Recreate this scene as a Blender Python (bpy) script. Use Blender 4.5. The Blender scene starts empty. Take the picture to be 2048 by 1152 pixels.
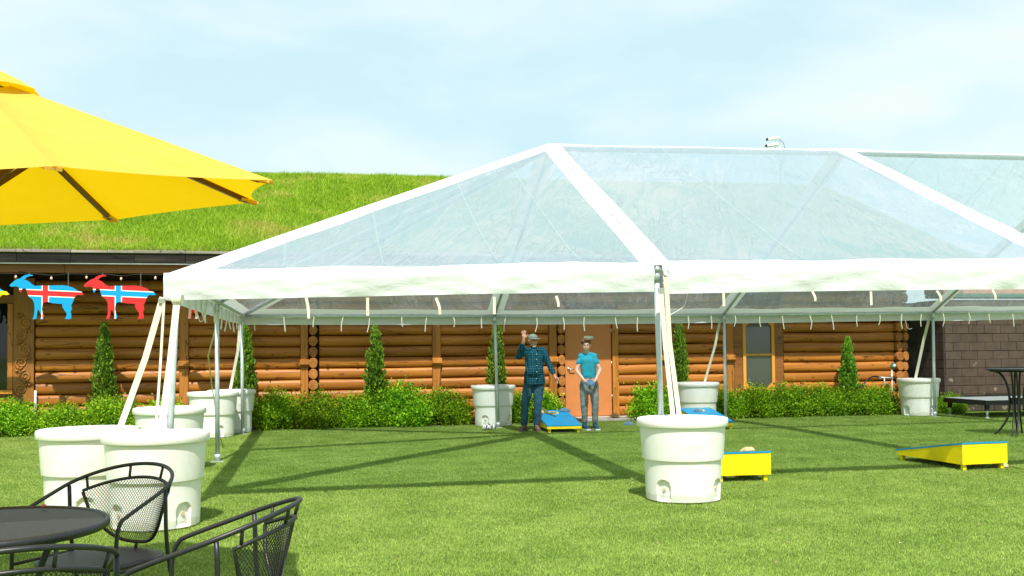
import bpy, bmesh, math, random
import numpy as np
from mathutils import Vector, Matrix, Euler
R = math.radians
rnd = random.Random(7)
sc = bpy.context.scene
col = sc.collection

# ------------------------------------------------------------------ camera
TH = R(11.316)
F_PX, HORIZON, PITCH, ROLL = 1966.5, 703.2, R(2.0), R(0.56)
cd = bpy.data.cameras.new('camera'); cam = bpy.data.objects.new('camera', cd); col.objects.link(cam)
cd.sensor_width = 36.0; cd.lens = F_PX / 2048 * 36.0
cd.clip_start = 0.05; cd.clip_end = 2000
cd.shift_y = (HORIZON - 576 - F_PX * math.tan(PITCH)) / 2048
cam.location = (0, 0, 1.423)
cam.rotation_mode = 'QUATERNION'
cam.rotation_quaternion = (Euler((0, 0, -TH)).to_quaternion() @ Euler((R(90) + PITCH, 0, 0)).to_quaternion() @ Euler((0, 0, -ROLL)).to_quaternion())
sc.camera = cam

# ------------------------------------------------------------------ sky and sun
SUN_TRAVEL = Vector((0.09, 0.665, -1.0)).normalized()
EL = math.asin(-SUN_TRAVEL.z); AZ = math.atan2(-SUN_TRAVEL.x, -SUN_TRAVEL.y)
w = bpy.data.worlds.new('World'); sc.world = w; w.use_nodes = True
nt = w.node_tree; nt.nodes.clear(); N = nt.nodes.new; L = nt.links.new
out = N('ShaderNodeOutputWorld'); bg = N('ShaderNodeBackground'); bg.inputs['Strength'].default_value = 0.1
sky = N('ShaderNodeTexSky'); sky.sky_type = 'NISHITA'; sky.sun_disc = False
sky.sun_elevation = EL; sky.sun_rotation = AZ; sky.air_density = 1.0; sky.dust_density = 2.0; sky.ozone_density = 1.5
tc = N('ShaderNodeTexCoord'); mp = N('ShaderNodeMapping'); mp.inputs['Scale'].default_value = (1.0, 1.0, 2.6)
mp.inputs['Location'].default_value = (0.35, 0.0, 0.12)
n1 = N('ShaderNodeTexNoise'); n1.inputs['Scale'].default_value = 3.6; n1.inputs['Detail'].default_value = 5.0; n1.inputs['Roughness'].default_value = 0.47; n1.inputs['Distortion'].default_value = 0.25
rp = N('ShaderNodeValToRGB'); cr = rp.color_ramp
cr.elements[0].position = 0.36; cr.elements[0].color = (2.9, 3.98, 4.22, 1)
cr.elements[1].position = 0.66; cr.elements[1].color = (4.3, 4.62, 4.66, 1)
e = cr.elements.new(0.52); e.color = (3.55, 4.33, 4.5, 1)
mx = N('ShaderNodeMix'); mx.data_type = 'RGBA'; mx.inputs[0].default_value = 0.93
L(tc.outputs['Generated'], mp.inputs['Vector']); L(mp.outputs['Vector'], n1.inputs['Vector'])
L(n1.outputs['Fac'], rp.inputs['Fac']); L(sky.outputs['Color'], mx.inputs[6]); L(rp.outputs['Color'], mx.inputs[7])
L(mx.outputs[2], bg.inputs['Color']); L(bg.outputs['Background'], out.inputs['Surface'])
sd = bpy.data.lights.new('sun', 'SUN'); sd.energy = 2.75; sd.angle = R(0.7); sd.color = (1.0, 0.965, 0.90)
so = bpy.data.objects.new('sun', sd); col.objects.link(so); so.location = (0, 0, 30)
so.rotation_mode = 'QUATERNION'; so.rotation_quaternion = SUN_TRAVEL.to_track_quat('-Z', 'Y')
vs = sc.view_settings; vs.view_transform = 'Standard'; vs.look = 'None'; vs.exposure = 1.2; vs.gamma = 1.0; vs.use_curve_mapping = False
sc.cycles.max_bounces = 8; sc.cycles.transparent_max_bounces = 24; sc.cycles.use_denoising = True
sc.cycles.caustics_reflective = False; sc.cycles.caustics_refractive = False; sc.cycles.sample_clamp_indirect = 6

# ------------------------------------------------------------------ helpers: materials
def lin(c):
    return tuple((x / 255 / 12.92 if x / 255 <= 0.04045 else ((x / 255 + 0.055) / 1.055) ** 2.4) for x in c) + (1,)

class NT:
    def __init__(s, name):
        s.m = bpy.data.materials.new(name); s.m.use_nodes = True; s.t = s.m.node_tree; s.t.nodes.clear()
        s.o = s.t.nodes.new('ShaderNodeOutputMaterial')
    def n(s, k, **p):
        x = s.t.nodes.new(k)
        for a, b in p.items(): setattr(x, a, b)
        return x
    def l(s, a, b): s.t.links.new(a, b)
    def set(s, sock, v):
        if hasattr(v, 'is_linked') or isinstance(v, bpy.types.NodeSocket): s.l(v, sock)
        else: sock.default_value = v
    def math(s, op, a, b=0.0, c=0.0):
        x = s.n('ShaderNodeMath', operation=op); s.set(x.inputs[0], a); s.set(x.inputs[1], b); s.set(x.inputs[2], c); return x.outputs[0]
    def mix(s, f, a, b, bt='MIX'):
        x = s.n('ShaderNodeMix', data_type='RGBA', blend_type=bt); s.set(x.inputs[0], f); s.set(x.inputs[6], a); s.set(x.inputs[7], b); return x.outputs[2]
    def obj(s): return s.n('ShaderNodeTexCoord').outputs['Object']
    def pos(s): return s.n('ShaderNodeNewGeometry').outputs['Position']
    def rand(s): return s.n('ShaderNodeObjectInfo').outputs['Random']
    def island(s): return s.n('ShaderNodeNewGeometry').outputs['Random Per Island']
    def mapv(s, v, scale=(1, 1, 1), loc=(0, 0, 0)):
        x = s.n('ShaderNodeMapping'); s.l(v, x.inputs[0]); x.inputs['Scale'].default_value = scale
        s.set(x.inputs['Location'], loc); return x.outputs[0]
    def noise(s, v, scale=5, detail=4, rough=0.55, dist=0.0):
        x = s.n('ShaderNodeTexNoise'); s.l(v, x.inputs['Vector']); x.inputs['Scale'].default_value = scale
        x.inputs['Detail'].default_value = detail; x.inputs['Roughness'].default_value = rough; x.inputs['Distortion'].default_value = dist; return x.outputs['Fac']
    def ramp(s, f, stops):
        x = s.n('ShaderNodeValToRGB'); s.l(f, x.inputs[0]); e = x.color_ramp.elements
        e[0].position, e[0].color = stops[0]; e[1].position, e[1].color = stops[-1]
        for p, c in stops[1:-1]: y = e.new(p); y.color = c
        return x.outputs[0]
    def bump(s, h, strength=0.3, dist=0.01):
        x = s.n('ShaderNodeBump'); s.l(h, x.inputs['Height']); x.inputs['Strength'].default_value = strength; x.inputs['Distance'].default_value = dist; return x.outputs[0]
    def bsdf(s, color, rough=0.6, normal=None, **kw):
        b = s.n('ShaderNodeBsdfPrincipled'); s.set(b.inputs['Base Color'], color); s.set(b.inputs['Roughness'], rough)
        if normal is not None: s.l(normal, b.inputs['Normal'])
        for k, v in kw.items(): s.set(b.inputs[k], v)
        return b.outputs[0]
    def done(s, sh): s.l(sh, s.o.inputs['Surface']); return s.m

def sep(t, v):
    x = t.n('ShaderNodeSeparateXYZ'); t.l(v, x.inputs[0]); return x.outputs[0], x.outputs[1], x.outputs[2]
def g(v): return (v, v, v, 1)

def plain(name, rgb, rough=0.6, var=0.12, scale=6, bump=0.0, metal=0.0, spec=0.4, linear=None, bscale=60, **kw):
    t = NT(name); c = linear if linear else lin(rgb)
    v = t.obj(); nz = t.noise(v, scale, 5)
    lo = tuple(x * (1 - var) for x in c[:3]) + (1,); hi = tuple(min(1, x * (1 + var)) for x in c[:3]) + (1,)
    cc = t.ramp(nz, [(0.3, lo), (0.7, hi)])
    nm = t.bump(t.noise(v, bscale, 4), bump, 0.004) if bump else None
    return t.done(t.bsdf(cc, rough, nm, Metallic=metal, **{'Specular IOR Level': spec}, **kw))

def wood(name, dark, mid, light, axis=0, rough=0.45, stretch=0.5, crack=True, scale=9):
    t = NT(name); o = t.obj(); r = t.rand()
    sv = [scale, scale, scale]; sv[axis] = stretch
    off = t.n('ShaderNodeCombineXYZ'); t.l(t.math('MULTIPLY', r, 37.0), off.inputs[0]); t.l(t.math('MULTIPLY', r, 17.0), off.inputs[1]); t.l(t.math('MULTIPLY', r, 51.0), off.inputs[2])
    v = t.mapv(o, tuple(sv), off.outputs[0])
    gr = t.noise(v, 1.0, 7, 0.6, 0.4); fine = t.noise(v, 5.0, 4, 0.6)
    c = t.ramp(t.math('ADD', t.math('MULTIPLY', gr, 0.75), t.math('MULTIPLY', fine, 0.25)), [(0.3, dark), (0.5, mid), (0.72, light)])
    c = t.mix(t.math('MULTIPLY', t.math('SUBTRACT', r, 0.5), 0.55), c, dark) if False else c
    hs = t.n('ShaderNodeHueSaturation'); t.l(c, hs.inputs['Color']); t.l(t.math('MULTIPLY_ADD', r, 0.4, 0.8), hs.inputs['Value']); c = hs.outputs[0]
    big = t.noise(t.mapv(o, (0.8, 0.8, 0.8), off.outputs[0]), 2.0, 3)
    c = t.mix(t.math('MULTIPLY', big, 0.4), c, mid)
    h = gr
    if crack:
        sv2 = [2.2, 2.2, 2.2]; sv2[axis] = 0.22
        ck = t.noise(t.mapv(o, tuple(sv2), off.outputs[0]), 2.2, 3, 0.5)
        line = t.math('COMPARE', ck, 0.5, 0.0045)
        c = t.mix(t.math('MULTIPLY', line, 0.8), c, tuple(x * 0.18 for x in dark[:3]) + (1,))
        vo = t.n('ShaderNodeTexVoronoi'); t.l(t.mapv(o, (1.5, 3, 3), off.outputs[0]), vo.inputs['Vector']); vo.inputs['Scale'].default_value = 1.1
        kn = t.math('LESS_THAN', vo.outputs['Distance'], 0.075)
        c = t.mix(t.math('MULTIPLY', kn, 0.6), c, tuple(x * 0.45 for x in dark[:3]) + (1,))
        h = t.math('SUBTRACT', gr, line)
    return t.done(t.bsdf(c, rough, t.bump(h, 0.35, 0.006), **{'Specular IOR Level': 0.35}))

def leafmat(name, c0, c1, c2, trans=0.35, wscale=1.2, patch=None, vary=0.0, streak=0.0):
    t = NT(name); isl = t.island(); p = t.pos()
    f = t.math('ADD', t.math('MULTIPLY', isl, 0.6), t.math('MULTIPLY', t.ramp(t.noise(p, wscale, 4, .6), [(.2, g(0)), (.8, g(1))]), 0.4))
    c = t.ramp(f, [(0.2, c0), (0.5, c1), (0.8, c2)])
    if patch:
        c = t.mix(t.ramp(t.noise(p, patch[1], 4, 0.6), [(patch[2], g(0)), (patch[3], g(1))]), c, patch[0])
    if vary:
        hs = t.n('ShaderNodeHueSaturation'); t.l(c, hs.inputs['Color']); rn = t.rand(); t.l(t.math('MULTIPLY_ADD', rn, vary, 1 - vary / 2), hs.inputs['Value']); t.l(t.math('MULTIPLY_ADD', rn, .03, .485), hs.inputs['Hue']); c = hs.outputs[0]
    if streak:
        sk = t.ramp(t.noise(t.mapv(p, (2.2, 8, 1)), 1.6, 4, .65, .6), [(.40, g(0)), (.66, g(1))]); c = t.mix(t.math('MULTIPLY', sk, streak), c, tuple(x * .5 for x in c0[:3]) + (1,))
    d = t.bsdf(c, 0.55, **{'Specular IOR Level': 0.25})
    tr = t.n('ShaderNodeBsdfTranslucent'); t.l(c, tr.inputs[0])
    m = t.n('ShaderNodeMixShader'); m.inputs[0].default_value = trans; t.l(d, m.inputs[1]); t.l(tr.outputs[0], m.inputs[2])
    return t.done(m.outputs[0])

M = {}
def l4(r, g_, b): return (r, g_, b, 1)
M['log'] = wood('log_varnish', l4(.20, .066, .009), l4(.385, .137, .0175), l4(.53, .21, .031), 0)
M['post'] = wood('post_varnish', l4(.24, .085, .014), l4(.42, .16, .025), l4(.55, .23, .04), 2)
M['beam'] = wood('beam_stain', l4(.12, .042, .011), l4(.24, .09, .021), l4(.33, .13, .034), 0)
M['endgrain'] = wood('log_end_grain', l4(.16, .055, .011), l4(.34, .13, .026), l4(.50, .21, .05), 1, 0.6, crack=False)
M['carving'] = wood('carved_wood', l4(.22, .082, .016), l4(.34, .135, .026), l4(.46, .19, .04), 2, crack=False)
M['trimyellow'] = wood('window_trim_wood', l4(.50, .20, .02), l4(.62, .27, .035), l4(.70, .33, .05), 2, crack=False)
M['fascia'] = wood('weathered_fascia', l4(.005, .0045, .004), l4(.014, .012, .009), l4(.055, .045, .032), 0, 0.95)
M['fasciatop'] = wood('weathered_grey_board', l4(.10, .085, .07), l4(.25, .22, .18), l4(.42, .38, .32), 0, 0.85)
M['dark'] = plain('dark_recess', None, 0.9, linear=l4(.03, .012, .005))
M['door'] = plain('orange_door_paint', None, 0.45, 0.06, 2, linear=l4(.56, .20, .062))
M['steel'] = plain('satin_steel', (190, 192, 190), 0.35, metal=0.9)
M['drip'] = plain('drip_edge_metal', (150, 155, 150), 0.5, metal=0.6)
M['galv'] = plain('galvanised_tube', (192, 200, 202), 0.42, 0.12, 14, metal=0.35)
M['white_plastic'] = plain('white_plastic', (225, 228, 226), 0.4)
M['black_plastic'] = plain('black_plastic', (18, 18, 19), 0.45)
M['blackmetal'] = plain('black_powder_coat', None, 0.42, 0.2, 30, linear=l4(.012, .014, .016), bump=0.15, spec=0.5)
M['concrete'] = plain('concrete', None, 0.9, 0.25, 5, bump=0.5, linear=l4(.42, .38, .33))
M['mulch'] = plain('mulch', None, 1.0, 0.6, 22, bump=1.0, bscale=30, linear=l4(.06, .028, .015))
M['bark'] = plain('bark', None, 0.9, 0.4, 20, bump=0.8, linear=l4(.09, .055, .03))
M['webbing'] = plain('cream_webbing', None, 0.8, 0.1, 30, bump=0.4, bscale=200, linear=l4(.66, .61, .50))
M['rope'] = plain('white_cord', None, 0.8, 0.1, linear=l4(.66, .66, .62))
M['yellowpaint'] = plain('yellow_paint', None, 0.42, 0.09, 5, linear=l4(.88, .66, .003))
M['bluepaint'] = plain('blue_paint', None, 0.4, 0.08, 3, linear=l4(.006, .27, .52))
M['hole'] = plain('hole_shadow', None, 0.9, linear=l4(.01, .01, .01))
M['tanbag'] = plain('tan_canvas', None, 0.95, 0.15, 12, bump=0.5, bscale=120, linear=l4(.58, .42, .20))
M['bluebag'] = plain('denim_canvas', None, 0.95, 0.15, 12, bump=0.5, bscale=120, linear=l4(.10, .17, .27))
M['skin'] = plain('skin', None, 0.5, 0.06, 8, linear=l4(.60, .29, .19), **{'Subsurface Weight': 0.0})
M['skin2'] = plain('skin_pale', None, 0.5, 0.06, 8, linear=l4(.72, .42, .31))
M['hairbrown'] = plain('brown_hair', None, 0.55, 0.4, 60, bump=0.6, linear=l4(.11, .05, .022))
M['hairgrey'] = plain('grey_hair', None, 0.6, 0.2, 60, bump=0.6, linear=l4(.45, .40, .36))
M['eye'] = plain('dark_eye', (30, 22, 18), 0.2)
M['lips'] = plain('lips', None, 0.45, linear=l4(.40, .13, .10))
M['teeth'] = plain('teeth', None, 0.3, linear=l4(.75, .72, .66))
M['teal'] = plain('turquoise_jersey', None, 0.9, 0.14, 7, bump=0.25, bscale=25, linear=l4(.02, .30, .42))
M['greypants'] = plain('grey_track_fabric', None, 0.75, 0.25, 9, bump=0.35, bscale=18, linear=l4(.20, .215, .21))
M['jeans'] = plain('blue_jeans', None, 0.9, 0.45, 5, bump=0.4, bscale=40, linear=l4(.022, .075, .115))
M['cap'] = plain('washed_olive_cap', None, 0.9, 0.2, 12, linear=l4(.20, .23, .19))
M['shoebrown'] = plain('brown_suede', None, 0.85, 0.3, 14, linear=l4(.13, .085, .065))
M['shoenavy'] = plain('navy_knit', None, 0.8, 0.2, 14, linear=l4(.022, .06, .11))
M['sole'] = plain('white_sole', None, 0.6, linear=l4(.62, .62, .60))
M['solebrown'] = plain('brown_sole', None, 0.7, linear=l4(.16, .11, .08))
M['whitesheep'] = plain('white_goat_coat', None, 0.95, 0.15, 12, bump=0.6, linear=l4(.70, .66, .60))
M['tangoat'] = plain('tan_goat_coat', None, 0.95, 0.2, 12, bump=0.6, linear=l4(.55, .34, .18))
M['horn'] = plain('horn', None, 0.5, linear=l4(.16, .12, .09))
M['salmon'] = plain('salmon_masonry', None, 0.9, 0.15, 5, bump=0.3, linear=l4(.52, .24, .17))
M['greenmetal'] = plain('green_metal', None, 0.5, linear=l4(.03, .13, .09))
M['brownwood'] = wood('umbrella_rib_wood', l4(.05, .018, .006), l4(.11, .04, .012), l4(.17, .07, .02), 0, crack=False)
M['deck'] = plain('stage_top', None, 0.7, 0.15, 10, linear=l4(.34, .36, .36))
M['bulb'] = plain('warm_bulb_glass', None, 0.1, linear=l4(.75, .55, .38), spec=0.8)
M['petal'] = plain('pink_petal', None, 0.8, linear=l4(.55, .12, .13))
M['straw'] = leafmat('straw', l4(.25, .18, .08), l4(.40, .31, .16), l4(.52, .43, .25))
M['box'] = leafmat('boxwood_leaf', l4(.05, .15, .005), l4(.23, .47, .010), l4(.54, .78, .04), 0.45, 3.5, None, .45)
M['cedar'] = leafmat('cedar_leaf', l4(.04, .11, .008), l4(.12, .26, .016), l4(.26, .43, .035), 0.28, 2.5, None, .4)
M['sod'] = leafmat('sod_blade', l4(.15, .29, .012), l4(.30, .47, .02), l4(.46, .58, .05), 0.35, 0.9, (l4(.56, .47, .13), 0.9, 0.54, 0.76))
M['turfblade'] = leafmat('turf_blade', l4(.11, .185, .028), l4(.27, .385, .065), l4(.51, .60, .175), 0.3, 1.6, None, 0.0, .28)

def mat_turf():
    t = NT('turf_base'); p = t.pos()
    a = t.noise(p, 1.1, 4); b = t.noise(t.mapv(p, (40, 90, 40)), 1, 4)
    c = t.ramp(t.math('ADD', t.math('MULTIPLY', a, 0.45), t.math('MULTIPLY', b, 0.55)), [(0.32, l4(.085, .16, .022)), (0.5, l4(.20, .31, .045)), (0.68, l4(.36, .45, .10))])
    return t.done(t.bsdf(c, 0.9, t.bump(b, 0.8, 0.02), **{'Specular IOR Level': 0.1}))
M['turf'] = mat_turf()
def mat_soil():
    t = NT('sod_soil'); p = t.pos(); a = t.noise(p, 2.0, 5); b = t.noise(p, 22, 4)
    c = t.ramp(t.math('ADD', t.math('MULTIPLY', a, 0.5), t.math('MULTIPLY', b, 0.5)), [(0.3, l4(.10, .19, .015)), (0.5, l4(.18, .30, .02)), (0.72, l4(.34, .34, .07))])
    return t.done(t.bsdf(c, 0.95, t.bump(b, 0.6, 0.03), **{'Specular IOR Level': 0.1}))
M['sodsoil'] = mat_soil()
def mat_vinyl():
    t = NT('white_vinyl'); v = t.pos(); nz = t.noise(v, 3.0, 4)
    c = t.ramp(nz, [(0.3, l4(.74, .745, .76)), (0.7, l4(.81, .815, .83))])
    wr = t.noise(t.mapv(v, (3.0, 3.0, 6.0)), 1.7, 5, 0.6, 1.6)
    nm = t.bump(wr, 0.17, 0.05)
    d = t.bsdf(c, 0.42, nm, **{'Specular IOR Level': 0.3})
    tr = t.n('ShaderNodeBsdfTranslucent'); tr.inputs[0].default_value = l4(.68, .72, .72)
    m = t.n('ShaderNodeMixShader'); m.inputs[0].default_value = 0.25; t.l(d, m.inputs[1]); t.l(tr.outputs[0], m.inputs[2])
    return t.done(m.outputs[0])
M['vinyl'] = mat_vinyl()
def mat_clear():
    t = NT('clear_vinyl'); v = t.pos()
    rot = t.n('ShaderNodeMapping'); t.l(v, rot.inputs[0]); rot.inputs['Rotation'].default_value = (0, 0, R(24)); rv = rot.outputs[0]
    st = t.noise(t.mapv(rv, (2.2, .35, .35)), 1.6, 3, 0.5, 0.6)                  # broad soft folds running up the slope
    fi = t.noise(t.mapv(rv, (16, 1.6, 1.6)), 1.2, 4, 0.6, 0.8)
    big = t.noise(v, 0.55, 3)
    def lines(n_, k): return t.math('SUBTRACT', 1.0, t.math('MINIMUM', 1.0, t.math('MULTIPLY', t.math('ABSOLUTE', t.math('SUBTRACT', n_, .5)), k)))
    c1 = lines(t.noise(t.mapv(rv, (3.4, .5, .5)), 1.3, 4, 0.55, 1.2), 40); c2 = lines(t.noise(t.mapv(v, (2.2, 1.6, 1.6)), 1.5, 4, 0.55, 1.0), 70)
    msk = t.ramp(t.noise(v, 0.9, 3), [(.42, g(0)), (.60, g(1))])
    cre = t.math('MULTIPLY', t.math('MAXIMUM', c1, t.math('MULTIPLY', c2, .5)), msk)
    nm = t.bump(t.math('ADD', t.math('ADD', t.math('MULTIPLY', st, .8), t.math('MULTIPLY', cre, .15)), t.math('MULTIPLY', t.math('MULTIPLY', fi, msk), 0.10)), .62, 0.10)
    tp = t.n('ShaderNodeBsdfTransparent'); tp.inputs[0].default_value = l4(.88, .95, .965)
    df = t.n('ShaderNodeBsdfDiffuse'); df.inputs[0].default_value = l4(.62, .72, .76); t.l(nm, df.inputs['Normal'])
    tl = t.n('ShaderNodeBsdfTranslucent'); tl.inputs[0].default_value = l4(.74, .82, .85)
    mm = t.n('ShaderNodeMixShader'); mm.inputs[0].default_value = 0.5; t.l(df.outputs[0], mm.inputs[1]); t.l(tl.outputs[0], mm.inputs[2])
    gl = t.n('ShaderNodeBsdfGlossy'); gl.inputs['Roughness'].default_value = 0.07; gl.inputs[0].default_value = l4(.95, .98, 1.0); t.l(nm, gl.inputs['Normal'])
    fr_ = t.n('ShaderNodeFresnel'); fr_.inputs['IOR'].default_value = 1.65; t.l(nm, fr_.inputs['Normal'])
    dust_and_crease_light = t.math('ADD', t.math('MULTIPLY_ADD', t.ramp(fi, [(.42, g(0)), (.72, g(1))]), 0.07, 0.14), t.math('ADD', t.math('MULTIPLY', t.ramp(big, [(.35, g(0)), (.65, g(1))]), 0.09), t.math('MULTIPLY', cre, .14)))  # milky dusty film, plus light on the wrinkles painted in as paler crease lines
    a = t.n('ShaderNodeMixShader'); t.l(dust_and_crease_light, a.inputs[0]); t.l(tp.outputs[0], a.inputs[1]); t.l(mm.outputs[0], a.inputs[2])
    b = t.n('ShaderNodeMixShader'); t.l(t.math('MINIMUM', .85, t.math('MULTIPLY', fr_.outputs[0], .73)), b.inputs[0]); t.l(a.outputs[0], b.inputs[1]); t.l(gl.outputs[0], b.inputs[2])
    return t.done(b.outputs[0])
M['clear'] = mat_clear()
def mat_seam():
    t = NT('vinyl_weld_seam'); a = t.bsdf(l4(.66, .74, .75), .2); tp = t.n('ShaderNodeBsdfTransparent'); tp.inputs[0].default_value = l4(.94, .965, .97); m = t.n('ShaderNodeMixShader'); m.inputs[0].default_value = .12; t.l(tp.outputs[0], m.inputs[1]); t.l(a, m.inputs[2]); return t.done(m.outputs[0])
M['seam'] = mat_seam()
def mat_umb():
    t = NT('yellow_canvas'); o = t.obj(); nz = t.noise(o, 4, 4); wv = t.noise(o, 180, 2)
    c = t.ramp(nz, [(0.3, l4(.80, .54, .09)), (0.7, l4(.86, .61, .12))])
    d = t.bsdf(c, 0.85, t.bump(wv, 0.12, 0.002), **{'Specular IOR Level': 0.15})
    tr = t.n('ShaderNodeBsdfTranslucent'); tr.inputs[0].default_value = l4(.95, .55, .0)
    m = t.n('ShaderNodeMixShader'); m.inputs[0].default_value = 0.42; t.l(d, m.inputs[1]); t.l(tr.outputs[0], m.inputs[2])
    return t.done(m.outputs[0])
M['umb'] = mat_umb()
def mat_tub():
    t = NT('white_polyethylene'); o = t.obj(); x, y, z = sep(t, o)
    nz = t.noise(o, 3, 4)
    c = t.ramp(nz, [(0.3, l4(.78, .765, .71)), (0.7, l4(.84, .825, .78))])
    wet = t.math('MULTIPLY', t.math('LESS_THAN', z, 0.52), t.math('GREATER_THAN', z, 0.02))
    c = t.mix(t.math('MULTIPLY', wet, 0.35), c, l4(.75, .75, .68))
    sc_ = t.noise(t.mapv(o, (8, 8, 1.5)), 2, 5)
    c = t.mix(t.ramp(sc_, [(0.62, g(0)), (0.75, g(.35))]), c, l4(.55, .52, .43))
    c = t.mix(t.math('MULTIPLY', t.math('LESS_THAN', z, t.math('MULTIPLY', t.noise(t.mapv(o, (9, 9, 3)), 2, 5), .13)), .30), c, l4(.34, .36, .20))
    return t.done(t.bsdf(c, 0.38, t.bump(t.noise(o, 14, 3), 0.05, 0.01), **{'Subsurface Weight': 0.25, 'Subsurface Scale': 0.06, 'Specular IOR Level': 0.4}))
M['tub'] = mat_tub()
M['tubplug'] = plain('tan_plug', None, 0.6, linear=l4(.62, .50, .28))
def mat_block():
    t = NT('brown_painted_block'); o = t.obj(); r = t.rand(); p = t.pos()
    c = t.ramp(t.noise(p, 5, 5), [(0.3, l4(.050, .031, .021)), (0.7, l4(.085, .055, .037))])
    x, y, z = sep(t, p)
    low = t.math('SUBTRACT', 1.0, t.math('MULTIPLY', z, 0.95))
    peel = t.ramp(t.math('ADD', t.noise(p, 4.5, 6, 0.65), t.math('MULTIPLY', low, 0.10)), [(0.66, g(0)), (0.70, g(.75))])
    c = t.mix(peel, c, l4(.32, .25, .19))
    hs = t.n('ShaderNodeHueSaturation'); t.l(c, hs.inputs['Color']); t.l(t.math('MULTIPLY_ADD', r, 0.16, 0.9), hs.inputs['Value'])
    return t.done(t.bsdf(hs.outputs[0], 0.8, t.bump(t.noise(p, 50, 4), 0.5, 0.004)))
M['block'] = mat_block()
M['mortar'] = plain('pale_mortar', None, 0.95, 0.9, 3, linear=l4(.075, .062, .056))
def mat_screen():
    t = NT('insect_screen'); o = t.obj(); x, y, z = sep(t, o)
    d = t.bsdf(l4(.05, .05, .05), 0.6); gl = t.n('ShaderNodeBsdfGlossy'); gl.inputs['Roughness'].default_value = 0.08; gl.inputs[0].default_value = g(.5)
    m = t.n('ShaderNodeMixShader'); m.inputs[0].default_value = 0.12; t.l(d, m.inputs[1]); t.l(gl.outputs[0], m.inputs[2])
    return t.done(m.outputs[0])
M['screen'] = mat_screen()
def mat_glass():
    t = NT('dark_window_glass')
    return t.done(t.bsdf(l4(.006, .006, .007), 0.04, **{'Specular IOR Level': 0.5}))
M['glass'] = mat_glass()
def mat_plaid():
    t = NT('plaid_flannel'); o = t.obj(); x, y, z = sep(t, o)
    xx = t.math('ADD', x, t.math('MULTIPLY', y, 0.35))
    def stripe(c, period, half, ph): 
        fr = t.math('FRACT', t.math('MULTIPLY_ADD', c, 1 / period, 40.0 + ph)); return t.math('COMPARE', fr, 0.5, half)
    base = l4(.008, .013, .017)
    vx = stripe(xx, 0.085, 0.24, 0.0); vz = stripe(z, 0.085, 0.24, 0.0)
    c = t.mix(t.math('MULTIPLY', vx, 0.62), base, l4(.01, .085, .13)); c = t.mix(t.math('MULTIPLY', vz, 0.62), c, l4(.01, .085, .13))
    lx = stripe(xx, 0.085, 0.06, 0.5); lz = stripe(z, 0.085, 0.06, 0.5)
    c = t.mix(t.math('MULTIPLY', lx, 0.4), c, l4(.06, .27, .36)); c = t.mix(t.math('MULTIPLY', lz, 0.4), c, l4(.06, .27, .36))
    return t.done(t.bsdf(c, 0.95, t.bump(t.noise(o, 14, 4), 0.4, 0.02), **{'Specular IOR Level': 0.1}))
M['plaid'] = mat_plaid()
def mat_flag(name, field, rim, cross):
    t = NT(name); x, y, z = sep(t, t.obj())
    zz = t.math('MULTIPLY_ADD', x, 0.045, z)
    def bar(s, c, h): return t.math('COMPARE', s, c, h)
    def cr(h): return t.math('MAXIMUM', bar(x, -0.03, h), bar(zz, 0.062, h))
    c = t.mix(cr(0.062), lin(field), lin(rim)); c = t.mix(cr(0.046), c, lin(cross))
    return t.done(t.bsdf(c, 0.4, **{'Specular IOR Level': 0.3}))
BLUE, RED, WHT, YEL = (14, 150, 205), (205, 44, 46), (236, 236, 234), (240, 200, 20)
M['flag_is'] = mat_flag('blue_red_white_cross', BLUE, WHT, RED)
M['flag_no'] = mat_flag('red_blue_white_cross', RED, WHT, BLUE)
M['flag_se'] = mat_flag('blue_yellow_cross', BLUE, YEL, YEL)
M['flag_dk'] = mat_flag('red_white_cross', RED, WHT, WHT)

# ------------------------------------------------------------------ helpers: objects
ORG = {}
def tag(o, label=None, cat=None, group=None, kind=None):
    if label: o['label'] = label
    if cat: o['category'] = cat
    if group: o['group'] = group
    if kind: o['kind'] = kind
    return o
def empty(name, loc=(0, 0, 0), label=None, cat=None, group=None):
    o = bpy.data.objects.new(name, None); col.objects.link(o); o.location = loc; o.empty_display_size = 0.2
    ORG[o.name] = Vector(loc); return tag(o, label, cat, group)
def link(name, me, mat, parent=None, org=(0, 0, 0), smooth=False):
    """org: world position of the mesh's origin."""
    o = bpy.data.objects.new(name, me); col.objects.link(o)
    if mat is not None:
        me.materials.clear(); me.materials.append(M[mat] if isinstance(mat, str) else mat)
    ORG[o.name] = Vector(org)
    if parent is not None:
        o.parent = parent; o.location = Vector(org) - ORG[parent.name]
    else: o.location = org
    if smooth: me.shade_smooth()
    return o
def copy_tree(o, parent=None):
    c = o.copy(); col.objects.link(c); c.parent = parent
    for ch in list(o.children): copy_tree(ch, c)
    return c

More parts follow.
